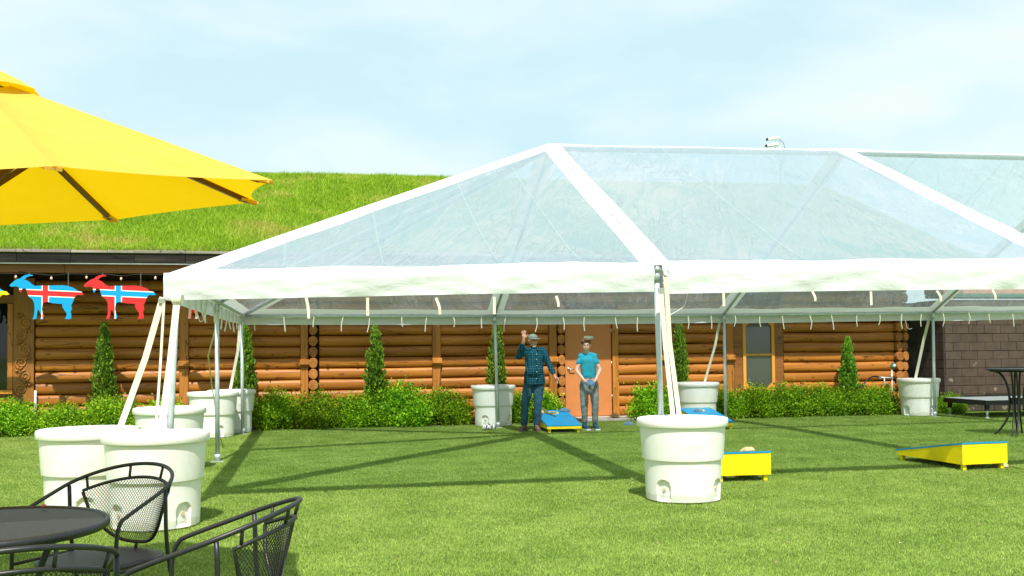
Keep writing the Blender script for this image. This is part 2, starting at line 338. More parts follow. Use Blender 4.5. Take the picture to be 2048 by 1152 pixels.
class MB:
    def __init__(s): s.v = []; s.f = []
    def add(s, vs, fs):
        b = len(s.v); s.v += [tuple(p) for p in vs]; s.f += [tuple(b + i for i in q) for q in fs]; return s
    def box(s, a, b, bev=0.0):
        (x0, y0, z0), (x1, y1, z1) = a, b
        if bev <= 0:
            vs = [(x0, y0, z0), (x1, y0, z0), (x1, y1, z0), (x0, y1, z0), (x0, y0, z1), (x1, y0, z1), (x1, y1, z1), (x0, y1, z1)]
            return s.add(vs, [(0, 3, 2, 1), (4, 5, 6, 7), (0, 1, 5, 4), (1, 2, 6, 5), (2, 3, 7, 6), (3, 0, 4, 7)])
        bm = bmesh.new(); bmesh.ops.create_cube(bm, size=1.0)
        for v in bm.verts: v.co = Vector(((x0 + x1) / 2 + v.co.x * (x1 - x0), (y0 + y1) / 2 + v.co.y * (y1 - y0), (z0 + z1) / 2 + v.co.z * (z1 - z0)))
        bmesh.ops.bevel(bm, geom=bm.edges[:], offset=bev, segments=1, affect='EDGES')
        bm.verts.index_update()
        s.add([v.co[:] for v in bm.verts], [[v.index for v in f.verts] for f in bm.faces]); bm.free(); return s
    def tube(s, pts, r, n=8, cap=True, flat=None):
        """sweep along pts; r number or list; flat=(w,h) for a rectangular strap with 'up' hint"""
        pts = [Vector(p) for p in pts]; m = len(pts)
        rs = r if isinstance(r, (list, tuple)) else [r] * m
        t0 = (pts[1] - pts[0]).normalized(); up = Vector((0, 0, 1)) if abs(t0.z) < 0.9 else Vector((1, 0, 0))
        nx = t0.cross(up).normalized(); vs = []
        for i in range(m):
            if i == 0: t = pts[1] - pts[0]
            elif i == m - 1: t = pts[-1] - pts[-2]
            else: t = (pts[i + 1] - pts[i]).normalized() + (pts[i] - pts[i - 1]).normalized()
            t = t.normalized(); nx = (nx - t * nx.dot(t)).normalized(); ny = t.cross(nx)
            for k in range(n):
                a = 2 * math.pi * k / n
                vs.append(pts[i] + nx * math.cos(a) * rs[i] + ny * math.sin(a) * rs[i])
        fs = [(i * n + k, i * n + (k + 1) % n, (i + 1) * n + (k + 1) % n, (i + 1) * n + k) for i in range(m - 1) for k in range(n)]
        if cap: fs += [tuple(range(n - 1, -1, -1)), tuple((m - 1) * n + k for k in range(n))]
        return s.add(vs, fs)
    def strap(s, pts, wdir, wd, th):
        pts = [Vector(p) for p in pts]; wdir = Vector(wdir).normalized(); vs = []; m = len(pts)
        for i in range(m):
            t = (pts[min(i + 1, m - 1)] - pts[max(i - 1, 0)]).normalized(); wv = (wdir - t * wdir.dot(t)).normalized(); nv = t.cross(wv)
            for a, b in ((-1, -1), (1, -1), (1, 1), (-1, 1)): vs.append(pts[i] + wv * a * wd / 2 + nv * b * th / 2)
        fs = [(i * 4 + k, i * 4 + (k + 1) % 4, i * 4 + 4 + (k + 1) % 4, i * 4 + 4 + k) for i in range(m - 1) for k in range(4)]
        fs += [(3, 2, 1, 0), tuple((m - 1) * 4 + k for k in range(4))]
        return s.add(vs, fs)
    def lathe(s, prof, n=32, c=(0, 0, 0), capb=True, capt=True):
        vs = [(c[0] + r * math.cos(2 * math.pi * k / n), c[1] + r * math.sin(2 * math.pi * k / n), c[2] + z) for r, z in prof for k in range(n)]
        m = len(prof); fs = [(i * n + k, i * n + (k + 1) % n, (i + 1) * n + (k + 1) % n, (i + 1) * n + k) for i in range(m - 1) for k in range(n)]
        if capb: fs.append(tuple(range(n - 1, -1, -1)))
        if capt: fs.append(tuple((m - 1) * n + k for k in range(n)))
        return s.add(vs, fs)
    def prism(s, poly, y0, y1):
        """poly in (x,z), extruded along y"""
        n = len(poly); vs = [(x, y0, z) for x, z in poly] + [(x, y1, z) for x, z in poly]
        fs = [tuple(range(n)), tuple(range(2 * n - 1, n - 1, -1))] + [(k, n + k, n + (k + 1) % n, (k + 1) % n) for k in range(n)]
        return s.add(vs, fs)
    def ball(s, c, r, n=10, m=7):
        rr = r if isinstance(r, (list, tuple)) else (r, r, r)
        vs = [(c[0], c[1], c[2] - rr[2])]; 
        for i in range(1, m):
            a = math.pi * i / m - math.pi / 2
            for k in range(n):
                b = 2 * math.pi * k / n; vs.append((c[0] + rr[0] * math.cos(a) * math.cos(b), c[1] + rr[1] * math.cos(a) * math.sin(b), c[2] + rr[2] * math.sin(a)))
        vs.append((c[0], c[1], c[2] + rr[2])); fs = []
        for k in range(n):
            fs.append((0, 1 + (k + 1) % n, 1 + k)); fs.append((len(vs) - 1, 1 + (m - 2) * n + k, 1 + (m - 2) * n + (k + 1) % n))
            for i in range(m - 2): fs.append((1 + i * n + k, 1 + i * n + (k + 1) % n, 1 + (i + 1) * n + (k + 1) % n, 1 + (i + 1) * n + k))
        return s.add(vs, fs)
    def mesh(s, name, org=(0, 0, 0)):
        me = bpy.data.meshes.new(name); o = Vector(org)
        me.from_pydata([tuple(Vector(p) - o) for p in s.v], [], s.f); me.update()
        bm = bmesh.new(); bm.from_mesh(me); bmesh.ops.recalc_face_normals(bm, faces=bm.faces[:]); bm.to_mesh(me); bm.free(); return me
    def build(s, name, mat, parent=None, smooth=False, org=None):
        if org is None:
            a = np.array(s.v); lo, hi = a.min(0), a.max(0); org = ((lo[0] + hi[0]) / 2, (lo[1] + hi[1]) / 2, (lo[2] + hi[2]) / 2)
        return link(name, s.mesh(name, org), mat, parent, org, smooth)
def smooth_curve(pts, sub=6):
    P = [Vector(p) for p in pts]; P = [P[0] * 2 - P[1]] + P + [P[-1] * 2 - P[-2]]; o = []
    for i in range(1, len(P) - 2):
        for k in range(sub):
            t = k / sub; a, b, c, d = P[i - 1], P[i], P[i + 1], P[i + 2]
            o.append(0.5 * ((2 * b) + (c - a) * t + (2 * a - 5 * b + 4 * c - d) * t * t + (3 * b - a - 3 * c + d) * t ** 3))
    o.append(P[-2]); return o
def fbm(x, y, seed=0):
    v = 0; a = 1
    for k in range(4):
        v += a * math.sin(x * (1.7 ** k) * 1.3 + seed * 1.7 + k * 2.1 + 1.3 * math.sin(y * (1.6 ** k) * 1.1 + seed + k)); a *= 0.55
    return v
def auto_smooth(o, ang=35):
    me = o.data; bm = bmesh.new(); bm.from_mesh(me)
    for f in bm.faces: f.smooth = True
    for e_ in bm.edges: e_.smooth = not (len(e_.link_faces) == 2 and e_.calc_face_angle(0) > R(ang))
    bm.to_mesh(me); bm.free(); return o

# geometry-node scatter of an unlinked patch over a point mesh (grass only)
def scatter(name, pts, patch, parent=None, rot_any=True, loc=(0, 0, 0), rot=(0, 0, 0), smin=0.9, smax=1.15):
    me = bpy.data.meshes.new(name); me.from_pydata(pts, [], [])
    o = bpy.data.objects.new(name, me); col.objects.link(o); o.location = loc; o.rotation_euler = rot
    ng = bpy.data.node_groups.new(name, 'GeometryNodeTree')
    ng.interface.new_socket('Geometry', in_out='INPUT', socket_type='NodeSocketGeometry'); ng.interface.new_socket('Geometry', in_out='OUTPUT', socket_type='NodeSocketGeometry')
    gi = ng.nodes.new('NodeGroupInput'); go = ng.nodes.new('NodeGroupOutput'); iop = ng.nodes.new('GeometryNodeInstanceOnPoints')
    oi = ng.nodes.new('GeometryNodeObjectInfo'); oi.inputs['Object'].default_value = patch; oi.inputs['As Instance'].default_value = True
    rv = ng.nodes.new('FunctionNodeRandomValue'); rv.data_type = 'INT'; rv.inputs[4].default_value = 0; rv.inputs[5].default_value = 3
    mu = ng.nodes.new('ShaderNodeMath'); mu.operation = 'MULTIPLY'; mu.inputs[1].default_value = math.pi / 2
    cx = ng.nodes.new('ShaderNodeCombineXYZ')
    rs = ng.nodes.new('FunctionNodeRandomValue'); rs.data_type = 'FLOAT'; rs.inputs[2].default_value = smin; rs.inputs[3].default_value = smax; rs.inputs['Seed'].default_value = 5
    cs = ng.nodes.new('ShaderNodeCombineXYZ'); cs.inputs[0].default_value = 1.02; cs.inputs[1].default_value = 1.02
    K = ng.links.new
    K(gi.outputs[0], iop.inputs['Points']); K(oi.outputs['Geometry'], iop.inputs['Instance']); K(rv.outputs[2], mu.inputs[0]); K(mu.outputs[0], cx.inputs[2]); K(cx.outputs[0], iop.inputs['Rotation'])
    K(rs.outputs[1], cs.inputs[2]); K(cs.outputs[0], iop.inputs['Scale']); K(iop.outputs[0], go.inputs[0])
    md = o.modifiers.new('scatter', 'NODES'); md.node_group = ng
    if parent is not None: o.parent = parent; o.location = Vector(loc) - ORG[parent.name]
    o['kind'] = 'stuff'; return o
def blade_patch(name, size, n, hmin, hmax, wd, lean, mat, seed, bend=0.5):
    rr = np.random.RandomState(seed); vs = []; fs = []
    for i in range(n):
        x, y = (rr.rand(2) - 0.5) * size; a = rr.rand() * 6.283; h = hmin + (hmax - hmin) * rr.rand(); la = rr.rand() * 6.283; ln = lean * rr.rand() * h
        dx, dy = math.cos(a) * wd / 2, math.sin(a) * wd / 2; lx, ly = math.cos(la) * ln, math.sin(la) * ln; b = len(vs)
        vs += [(x - dx, y - dy, -0.004), (x + dx, y + dy, -0.004), (x + dx * .8 + lx * .4, y + dy * .8 + ly * .4, h * .6), (x - dx * .8 + lx * .4, y - dy * .8 + ly * .4, h * .6), (x + lx, y + ly, h)]
        fs += [(b, b + 1, b + 2, b + 3), (b + 3, b + 2, b + 4)]
    me = bpy.data.meshes.new(name); me.from_pydata(vs, [], fs); me.materials.append(M[mat])
    return bpy.data.objects.new(name, me)       # not linked: only instanced

# ================================================================== SETTING: ground
gm = MB(); S = 600
gm.add([(-S, -S, 0), (S, -S, 0), (S, S, 0), (-S, S, 0)], [(0, 1, 2, 3)])
tag(gm.build('ground', 'turf'), kind='structure')
patch = blade_patch('turf_patch', 0.5, 2600, 0.008, 0.021, 0.0038, 1.6, 'turfblade', 3)
pts = []
for i in range(-16, 40):
    for j in range(8, 39):
        u, v = i * 0.5 + 0.25, j * 0.5 + 0.25
        X = u * math.cos(TH) - v * math.sin(TH); Y = u * math.sin(TH) + v * math.cos(TH)
        if Y > 3.6 and abs(X) < Y * 0.545 + 0.5 and v < 18.8: pts.append((u, v, 0.001))
tag(scatter('artificial_turf', pts, patch), 'short green artificial turf covering the whole yard', 'turf')
mb = MB(); mb.add([(-12, 18.95, .004), (13.2, 18.95, .004), (13.2, 20.05, .004), (-12, 20.05, .004)], [(0, 1, 2, 3)])
mb.add([(13.2, 19.02, .0045), (13.95, 19.02, .0045), (13.95, 19.33, .0045), (13.2, 19.33, .0045)], [(0, 1, 2, 3)])
tag(mb.build('planting_bed', 'mulch'), kind='structure')
tag(MB().box((5.3, 19.1, 0.0), (6.55, 19.99, 0.05), 0.008).build('door_slab', 'concrete'), kind='structure')

# ================================================================== SETTING: log house with sod roof
VW = 20.0                                   # front face line of the logs
house = empty('log_house', (4, 24, 0), 'long varnished log house with a grass sod roof', 'house')
MB().box((-14, VW + 0.02, 0), (13.0, VW + 0.30, 3.15)).build('wall_core', 'dark', house)
SEAM0, PIT = 0.036, 0.218
def log_piece(u0, u1, k, parent):
    z0 = SEAM0 + k * PIT; n = 9; m = max(3, int((u1 - u0) / 0.35)); vs = []; rr = random.Random(int(u0 * 97 + k * 13))
    ph = rr.random() * 9; amp = 0.006
    for i in range(m + 1):
        u = u0 + (u1 - u0) * i / m; wob = amp * math.sin(ph + u * 1.9); dep = 0.004 * math.sin(ph * 2 + u * 2.7)
        for j in range(n):
            a = -math.pi / 2 + math.pi * j / (n - 1)
            y = VW + 0.02 - (0.092 + dep) * max(0.0, math.cos(a)) ** 0.5; z = z0 + PIT / 2 + wob + (PIT / 2 - 0.003) * math.sin(a)
            vs.append((u, y, z))
    fs = [(i * n + j, (i + 1) * n + j, (i + 1) * n + j + 1, i * n + j + 1) for i in range(m) for j in range(n - 1)]
    fs += [tuple(range(n)), tuple(m * n + j for j in range(n - 1, -1, -1))]
    o = MB().add(vs, fs).build('log', 'log', parent); auto_smooth(o, 50); return o
SECT = [(-5.17, -2.585, 0, 13), (-2.405, -.295, 0, 13), (.075, 2.325, 0, 13), (2.505, 4.755, 0, 13), (6.275, 7.115, 0, 13), (7.315, 8.675, 0, 13), (10.04, 12.72, 0, 13), (-8.2, -5.17, 0, 3), (8.87, 10.03, 0, 2)]
for u0, u1, ka, kb in SECT:
    for k in range(ka, kb):
        if (u0, u1) == (-5.17, -2.585): log_piece(u0, u1, k, house)
        elif u0 == -8.2: log_piece(u0, -5.175, k, house)
        else: log_piece(u0, u1, k, house)
# vertical posts with carved brackets
for (a, b) in [(-2.58, -2.41), (-.29, -.14), (2.33, 2.50), (4.76, 4.93), (7.12, 7.31), (8.68, 8.86)]:
    p = MB().box((a, VW - 0.11, 0.0), (b, VW + 0.02, 2.92), 0.012).build('post', 'post', house)
    poly = [(VW - 0.113, 1.31), (VW - 0.185, 1.29), (VW - 0.19, 1.21), (VW - 0.16, 1.17), (VW - 0.113, 1.15)]
    m = MB(); n = len(poly); e0, e1 = a - .012, b + .012
    m.add([(e0, y, z) for y, z in poly] + [(e1, y, z) for y, z in poly], [tuple(range(n)), tuple(range(2 * n - 1, n - 1, -1))] + [(k, n + k, n + (k + 1) % n, (k + 1) % n) for k in range(n)])
    m.build('bracket', 'post', p)
# stacked crossing log ends
def log_ends(u, du, parent, z_to=2.9, both=False):
    k = 0
    while SEAM0 + k * PIT < z_to:
        z = SEAM0 + (k + .5) * PIT; rr = random.Random(k * 7 + int(u * 31)); m = MB()
        a = du * (0.92 + .16 * rr.random()); prof = []
        for q in range(14):
            t = 2 * math.pi * q / 14; prof.append((u + a * math.cos(t) * (1 + .06 * math.sin(3 * t + k)), z + .107 * math.sin(t)))
        y1 = VW - .13 - .05 * rr.random()
        n = 14; cx, cz = u, z
        vs = [(x, VW + .02, zz) for x, zz in prof] + [(x, y1 + .015, zz) for x, zz in prof] + [(cx + (x - cx) * .88, y1, cz + (zz - cz) * .88) for x, zz in prof]
        fs = [(i, (i + 1) % n, n + (i + 1) % n, n + i) for i in range(n)] + [(n + i, n + (i + 1) % n, 2 * n + (i + 1) % n, 2 * n + i) for i in range(n)] + [tuple(2 * n + i for i in range(n))]
        o = m.add(vs, fs).build('log_end', 'endgrain', parent); auto_smooth(o, 40); k += 1
log_ends(-.045, .092, house); log_ends(5.02, .085, house); log_ends(12.80, .095, house); log_ends(12.95, .07, house)
# door
dr = MB().box((5.115, VW - .055, .055), (6.12, VW - .012, 2.12), .004).build('door', 'door', house)
MB().box((5.2, VW - .059, .07), (6.07, VW - .0555, .36), .001).build('kick_plate', 'door', dr)
MB().box((5.52, VW - .062, 1.68), (5.72, VW - .0555, 1.735), .001).build('name_plate', 'steel', dr)
h = MB(); h.lathe([(.032, 0), (.036, .006), (.034, .012)], 16); hh = MB()
hh.add([(x, -z, y) for x, y, z in h.v], h.f)
m = MB().add([(5.19 + x, VW - .0555 + y, 1.045 + z) for x, y, z in hh.v], hh.f)
m.tube([(5.19, VW - .06, 1.045), (5.19, VW - .11, 1.045), (5.21, VW - .115, 1.045), (5.31, VW - .112, 1.04)], .011).build('lever_handle', 'steel', dr, True)
for z in (.45, 1.15, 1.85): MB().tube([(6.122, VW - .06, z - .05), (6.122, VW - .06, z + .05)], .011).build('hinge', 'steel', dr, True)
MB().box((6.135, VW - .10, 0.05), (6.27, VW + .02, 2.3), .008).build('door_jamb', 'post', house)
MB().box((5.1, VW - .075, 2.125), (6.13, VW + .02, 2.3), .008).build('door_header', 'post', house)
for k in range(10, 13): log_piece(5.12, 6.26, k, house) if SEAM0 + k * PIT > 2.3 else None
# screened window on the right
wn = MB().box((8.875, VW - .07, .40), (9.075, VW + .02, 2.3), .006).build('window', 'beam', house)
MB().box((9.825, VW - .07, .40), (10.03, VW + .02, 2.3), .006).build('casing', 'beam', wn)
MB().box((8.878, VW - .067, 2.105), (10.027, VW + .02, 2.38), .006).build('head_casing', 'beam', wn)
MB().box((9.08, VW - .05, .44), (9.82, VW + .01, .515), .004).build('sill', 'trimyellow', wn)
fr = MB(); fr.box((9.08, VW - .085, .52), (9.15, VW - .04, 2.10)); fr.box((9.75, VW - .085, .52), (9.82, VW - .04, 2.10))
fr.box((9.15, VW - .084, 2.03), (9.75, VW - .041, 2.10)); fr.box((9.15, VW - .084, .52), (9.75, VW - .041, .585)); fr.box((9.15, VW - .083, 1.285), (9.75, VW - .042, 1.325))
for sx, sz in ((1, 1), (-1, 1), (1, -1), (-1, -1)):
    x = 9.15 if sx > 0 else 9.75; z = .585 if sz > 0 else 2.03
    tri = [(x, z), (x + sx * .11, z), (x, z + sz * .11)]
    if sx * sz < 0: tri = tri[::-1]
    fr.prism(tri, VW - .0835, VW - .0415)
fr.build('screen_frame', 'trimyellow', wn)
MB().box((9.15, VW - .05, .585), (9.75, VW - .045, 2.03)).build('screen_pane', 'screen', wn)
# large window at the left with a carved casing
pw = MB().box((-8.0, VW - .03, .80), (-5.66, VW - .02, 2.42)).build('picture_window', 'glass', house)
MB().box((-8.0, VW - .09, 2.42), (-5.55, VW + .01, 2.58), .006).build('head_casing', 'beam', pw)
MB().box((-8.0, VW - .14, .72), (-5.55, VW + .01, .80), .006).build('sill', 'trimyellow', pw)
MB().box((-8.0, VW - .07, .60), (-5.55, VW + .01, .715), .004).build('apron', 'beam', pw)
MB().box((-5.655, VW - .10, .805), (-5.56, VW + .01, 2.415), .006).build('casing', 'post', pw)
cp = MB().box((-5.555, VW - .10, .55), (-5.19, VW + .01, 2.9), .006).build('carved_panel', 'carving', house)
rr = random.Random(4)
def scroll(cx, cz, r0, turns, s, ph, wd):
    pts = []; rs = []
    for i in range(26):
        t = i / 25; a = ph + s * t * turns * 2 * math.pi; r = r0 * (1 - .86 * t)
        pts.append((cx + r * math.cos(a), VW - .104, cz + r * math.sin(a))); rs.append(wd * (1 - .55 * t) + .004)
    return MB().tube(pts, rs, 6)
for i in range(6):
    cz = .80 + i * .25; sx = 1 if i % 2 else -1
    scroll(-5.37 + sx * .035, cz, .115, 1.7, sx, R(90 if i % 2 else -90), .02).build('scroll', 'carving', cp, True)
    for q in range(4):
        a = R(40 + 80 * q) * sx; c = Vector((-5.37 - sx * .07, VW - .10, cz + .12)); tip = c + Vector((math.cos(a) * .085, -.012, math.sin(a) * .085))
        MB().tube([c, c.lerp(tip, .5) + Vector((0, -.02, 0)), tip], [.012, .022, .004], 6).build('carved_leaf', 'carving', cp, True)
# eave: beam, fascia boards, drip edge, soffit
for a, b in ((-14, -4.42), (-4.415, .9), (.905, 6.4), (6.405, 13.2)): MB().box((a, 18.87, 2.92), (b, 19.0, 3.09), .005).build('eave_beam', 'beam', house)
MB().add([(-14, 18.74, 3.093), (13.55, 18.74, 3.093), (13.55, 20.02, 3.093), (-14, 20.02, 3.093)], [(0, 1, 2, 3)]).build('soffit', 'beam', house)
MB().box((-14, 18.725, 3.065), (13.58, 18.765, 3.085)).build('drip_edge', 'drip', house)
x = -14.0; rr = random.Random(5)
while x < 13.55:
    x1 = min(13.58, x + .85 + .25 * rr.random()); d = .006 * rr.random()
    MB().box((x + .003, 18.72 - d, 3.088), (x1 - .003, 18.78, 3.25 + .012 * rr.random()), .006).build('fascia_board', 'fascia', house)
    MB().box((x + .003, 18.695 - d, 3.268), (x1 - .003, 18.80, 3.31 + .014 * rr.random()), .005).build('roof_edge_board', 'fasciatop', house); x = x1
# roof slab and sod
E0, E1 = (18.78, 3.30), (25.6, 6.04)
sl = math.atan2(E1[1] - E0[1], E1[0] - E0[0]); Ls = math.hypot(E1[0] - E0[0], E1[1] - E0[1])
m = MB(); nu, nv = 60, 24; vs = []
for i in range(nu + 1):
    for j in range(nv + 1):
        u = -15 + 28.6 * i / nu; t = j / nv
        vs.append((u, E0[0] + (E1[0] - E0[0]) * t, E0[1] + (E1[1] - E0[1]) * t + .03 * fbm(u * .5, t * 5, 3) * min(1, t * 6) * .6))
m.add(vs, [(i * (nv + 1) + j, (i + 1) * (nv + 1) + j, (i + 1) * (nv + 1) + j + 1, i * (nv + 1) + j + 1) for i in range(nu) for j in range(nv)])
roof = m.build('roof', 'sodsoil', house, True)
m = MB().add([(-15, 25.6, 6.04), (13.6, 25.6, 6.04), (13.6, 32.4, 3.3), (-15, 32.4, 3.3)], [(0, 1, 2, 3)]); m.build('rear_slope', 'sodsoil', house)
MB().add([(13.57, 18.8, 3.1), (13.57, 32.4, 3.1), (13.57, 32.4, 3.29), (13.57, 25.6, 5.98), (13.57, 18.8, 3.27)], [(0, 1, 2, 3, 4)]).build('gable', 'beam', house)
sodp = blade_patch('sod_patch', 0.6, 900, 0.03, 0.13, 0.010, 1.2, 'sod', 9)
pts = []; rr = random.Random(2)
for i in range(-25, 24):
    for j in range(0, 12):
        s = j * .6 + .3; u = i * .6
        t = min(1, s / Ls); dz = .03 * fbm(u * .5, t * 5, 3) * min(1, t * 6) * .6
        if s < Ls + .1: pts.append((u, s, dz - .012))
scatter('sod_grass', pts, sodp, roof, loc=(0, E0[0], E0[1]), rot=(sl, 0, 0), smin=.85, smax=1.15)
# dry fringe along the roof edge
fr = np.random.RandomState(8); m = MB()
for i in range(5200):
    u = -9 + 23 * fr.rand() * .98; s = -.075 + .30 * fr.rand(); z = E0[1] + .02 + max(0, s) * math.tan(sl); a = fr.rand() * 6.28; hgt = .02 + .05 * fr.rand(); wd = .006
    dx, dy = math.cos(a) * wd, math.sin(a) * wd; lx, ly = (fr.rand() - .5) * .08, -.09 * fr.rand(); hgt = hgt if fr.rand() < .5 else -hgt * .8
    y = E0[0] + s
    m.add([(u - dx, y - dy, z), (u + dx, y + dy, z), (u + lx, y + ly, z + hgt)], [(0, 1, 2)])
o = m.build('dry_grass_fringe', 'straw', roof); o['kind'] = 'stuff'

# ================================================================== SETTING: brown block building
bw = empty('block_building', (16, 22, 0), 'dark brown painted concrete block building right of the log house', 'building')
BF = 19.35
MB().box((13.572, BF + .012, 0), (20.0, 23.5, 2.46)).build('mortar_core', 'mortar', bw)
ch, cl = .19, .395; blk = {}
def block(x0, x1, z0, z1, side=False):
    key = (round(x1 - x0, 3), round(z1 - z0, 3), side)
    if key not in blk:
        w_, h_ = (x1 - x0) / 2, (z1 - z0) / 2
        b = MB().box((-w_, -.012, -h_), (w_, .012, h_), .004) if not side else MB().box((-.012, -w_, -h_), (.012, w_, h_), .004)
        me = b.mesh('block'); me.materials.append(M['block']); blk[key] = me
    c = ((x0 + x1) / 2, BF + rr.uniform(-.0015, .0015), (z0 + z1) / 2) if not side else (13.572 - rr.uniform(-.0015, .0015), (x0 + x1) / 2, (z0 + z1) / 2)
    o = bpy.data.objects.new('block', blk[key]); col.objects.link(o); o.parent = bw; o.location = Vector(c) - ORG[bw.name]
rr = random.Random(11)
for k in range(13):
    z0 = .01 + k * ch; off = (k % 2) * cl / 2; x = 13.575 - off
    while x < 18.0:
        a, b = max(13.575, x), x + cl
        if b - a > .05: block(a + .004, b - .004, z0 + .004, z0 + ch - (.004 if k % 2 else .009))
        x += cl
    y = BF + .014 - off
    while y < 20.3:
        a, b = max(BF + .02, y), min(y + cl, 20.35)
        if b - a > .05: block(a + .004, b - .004, z0 + .004, z0 + ch - (.004 if k % 2 else .009), True)
        y += cl
MB().box((13.45, BF - .08, 2.52), (20, BF + .5, 2.60), .01).build('roof_flashing', 'greenmetal', bw)
MB().box((13.5, BF + .15, 2.61), (20, BF + .6, 2.92), .01).build('parapet', 'salmon', bw)

# ================================================================== frame tent
B = 4.57; U0 = -1.285; VF, VM, VB = 9.12, 13.60, 18.125
PZ = [2.145, 2.255, 2.34, 2.40, 2.44]; QZ = [2.14, 2.125, 2.135, 2.17, 2.21]
P = [Vector((U0 + i * B, VF, PZ[i])) for i in range(5)]; Q = [Vector((U0 + i * B, VB, QZ[i])) for i in range(5)]
MID = Vector((U0, VM, 2.15)); RG = [None, Vector((3.29, VM, 4.40)), Vector((7.88, VM, 4.47)), Vector((12.43, VM, 4.50)), Vector((17.0, VM, 4.52))]
tent = empty('frame_tent', (U0 + 1.5 * B, VM, 0), 'large white frame tent with clear vinyl roof panels', 'tent')
def panel(cs, margins, sag, seed):
    """cs: outer corners (3 or 4) in order eave-left, eave-right, top-right, (top-left); margins per edge. White border and clear middle."""
    n = len(cs); c0 = cs[0]; ex = (cs[1] - cs[0]).normalized(); nrm = ex.cross(cs[-1] - cs[0]).normalized()
    if nrm.z < 0: nrm = -nrm
    ey = nrm.cross(ex).normalized()
    p2 = [((c - c0).dot(ex), (c - c0).dot(ey)) for c in cs]; hgt = [(c - c0).dot(nrm) for c in cs]
    ar = sum(p2[i][0] * p2[(i + 1) % n][1] - p2[(i + 1) % n][0] * p2[i][1] for i in range(n)); sg = 1 if ar > 0 else -1
    lines = []
    for i in range(n):
        a, b = p2[i], p2[(i + 1) % n]; dx, dy = b[0] - a[0], b[1] - a[1]; l = math.hypot(dx, dy); nx, ny = -dy / l * sg, dx / l * sg
        lines.append((a[0] + nx * margins[i], a[1] + ny * margins[i], dx / l, dy / l))
    inn = []
    for i in range(n):
        x1, y1, dx1, dy1 = lines[i - 1]; x2, y2, dx2, dy2 = lines[i]; d = dx1 * dy2 - dy1 * dx2
        t = ((x2 - x1) * dy2 - (y2 - y1) * dx2) / d; inn.append((x1 + dx1 * t, y1 + dy1 * t))
    # plane-fit height (outer corners may be slightly non planar)
    A = np.array([[x, y, 1] for x, y in p2]); co = np.linalg.lstsq(A, np.array(hgt), rcond=None)[0]
    def dist(x, y):
        ds = []
        for i in range(n):
            a, b = p2[i], p2[(i + 1) % n]; dx, dy = b[0] - a[0], b[1] - a[1]; l = math.hypot(dx, dy)
            ds.append(((x - a[0]) * -dy + (y - a[1]) * dx) / l * sg)
        return ds
    def W(x, y):
        ds = dist(x, y); e = max(0, min(ds)); k = min(1, e / 1.2)
        z = co[0] * x + co[1] * y + co[2] - sag * (k * (2 - k))
        eav = max(0, ds[0]); fold = math.exp(-eav / .9)
        cr = fbm(x * 2.6 + y * 1.5, y * .5, seed)                        # creases running up the slope
        z += min(1, e / .12) * (.0024 * cr * (1 + 2.2 * fold) + .004 * fbm(x * .8, y * .7, seed + 5) + .0045 * fold * max(0, fbm(x * 7.0 + y * 5.0, y * .8, seed + 9)))
        return c0 + ex * x + ey * y + nrm * z
    NB = 96
    bd = MB()
    for i in range(n):
        vs = []; a, b, c, d = p2[i], p2[(i + 1) % n], inn[(i + 1) % n], inn[i]
        for k in range(NB + 1):
            t = k / NB; o_ = (a[0] + (b[0] - a[0]) * t, a[1] + (b[1] - a[1]) * t); q = (d[0] + (c[0] - d[0]) * t, d[1] + (c[1] - d[1]) * t)
            cv = cs[i].lerp(cs[(i + 1) % n], t)
            if i == 2 and n == 4: cv = cv - Vector((0, 0, .045 * math.sin(math.pi * t)))
            vs += [cv, (W((o_[0] + q[0]) / 2, (o_[1] + q[1]) / 2)) , W(*q)]
        bd.add(vs, [(3 * k + r, 3 * k + r + 1, 3 * k + r + 4, 3 * k + r + 3) for k in range(NB) for r in (0, 1)])
    # lacing / seam hem line: slightly raised cord along inner edge
    o1 = bd.build('fabric_border', 'vinyl', tent, True)
    cl_ = MB(); q = inn if n == 4 else [inn[0], inn[1], inn[2], inn[2]]; NV = 56; vs = []
    for i in range(NB + 1):
        s = i / NB
        for j in range(NV + 1):
            t = j / NV
            x = (q[0][0] * (1 - s) + q[1][0] * s) * (1 - t) + (q[3][0] * (1 - s) + q[2][0] * s) * t
            y = (q[0][1] * (1 - s) + q[1][1] * s) * (1 - t) + (q[3][1] * (1 - s) + q[2][1] * s) * t
            vs.append(W(x, y))
    cl_.add(vs, [(i * (NV + 1) + j, (i + 1) * (NV + 1) + j, (i + 1) * (NV + 1) + j + 1, i * (NV + 1) + j + 1) for i in range(NB) for j in range(NV)])
    o2 = cl_.build('clear_panel', 'clear', tent, True)
    L0 = (cs[1] - cs[0]).length
    for fx in ((.36, .70) if n == 4 else (.22, .42, .66, .84)):
        x0 = L0 * fx; col_ = []
        for j in range(60):
            y = j * .1; lean = x0 + (.0 if n == 3 else (p2[3][0] - p2[0][0]) / p2[3][1] * y); ds = dist(lean, y)
            if all(d_ > m_ - .01 for d_, m_ in zip(ds, margins)): col_.append(W(lean, y) + nrm * .003)
        if len(col_) > 3: MB().strap(col_, ex, .022, .0015).build('weld_seam', 'seam', o2)
ap = RG[1]
panel([P[0], P[1], ap], [.13, .15, .17], .07, 1)
for i in (1, 2, 3): panel([P[i], P[i + 1], RG[i + 1], RG[i]], [.13, .15, .11, .15], .06, 2 + i)
panel([Q[1], Q[0], ap], [.20, .17, .15], .05, 8)
for i in (1, 2, 3): panel([Q[i + 1], Q[i], RG[i], RG[i + 1]], [.20, .15, .11, .15], .05, 9 + i)
panel([MID, P[0], ap], [.16, .17, .15], .05, 14); panel([Q[0], MID, ap], [.16, .15, .17], .05, 15)
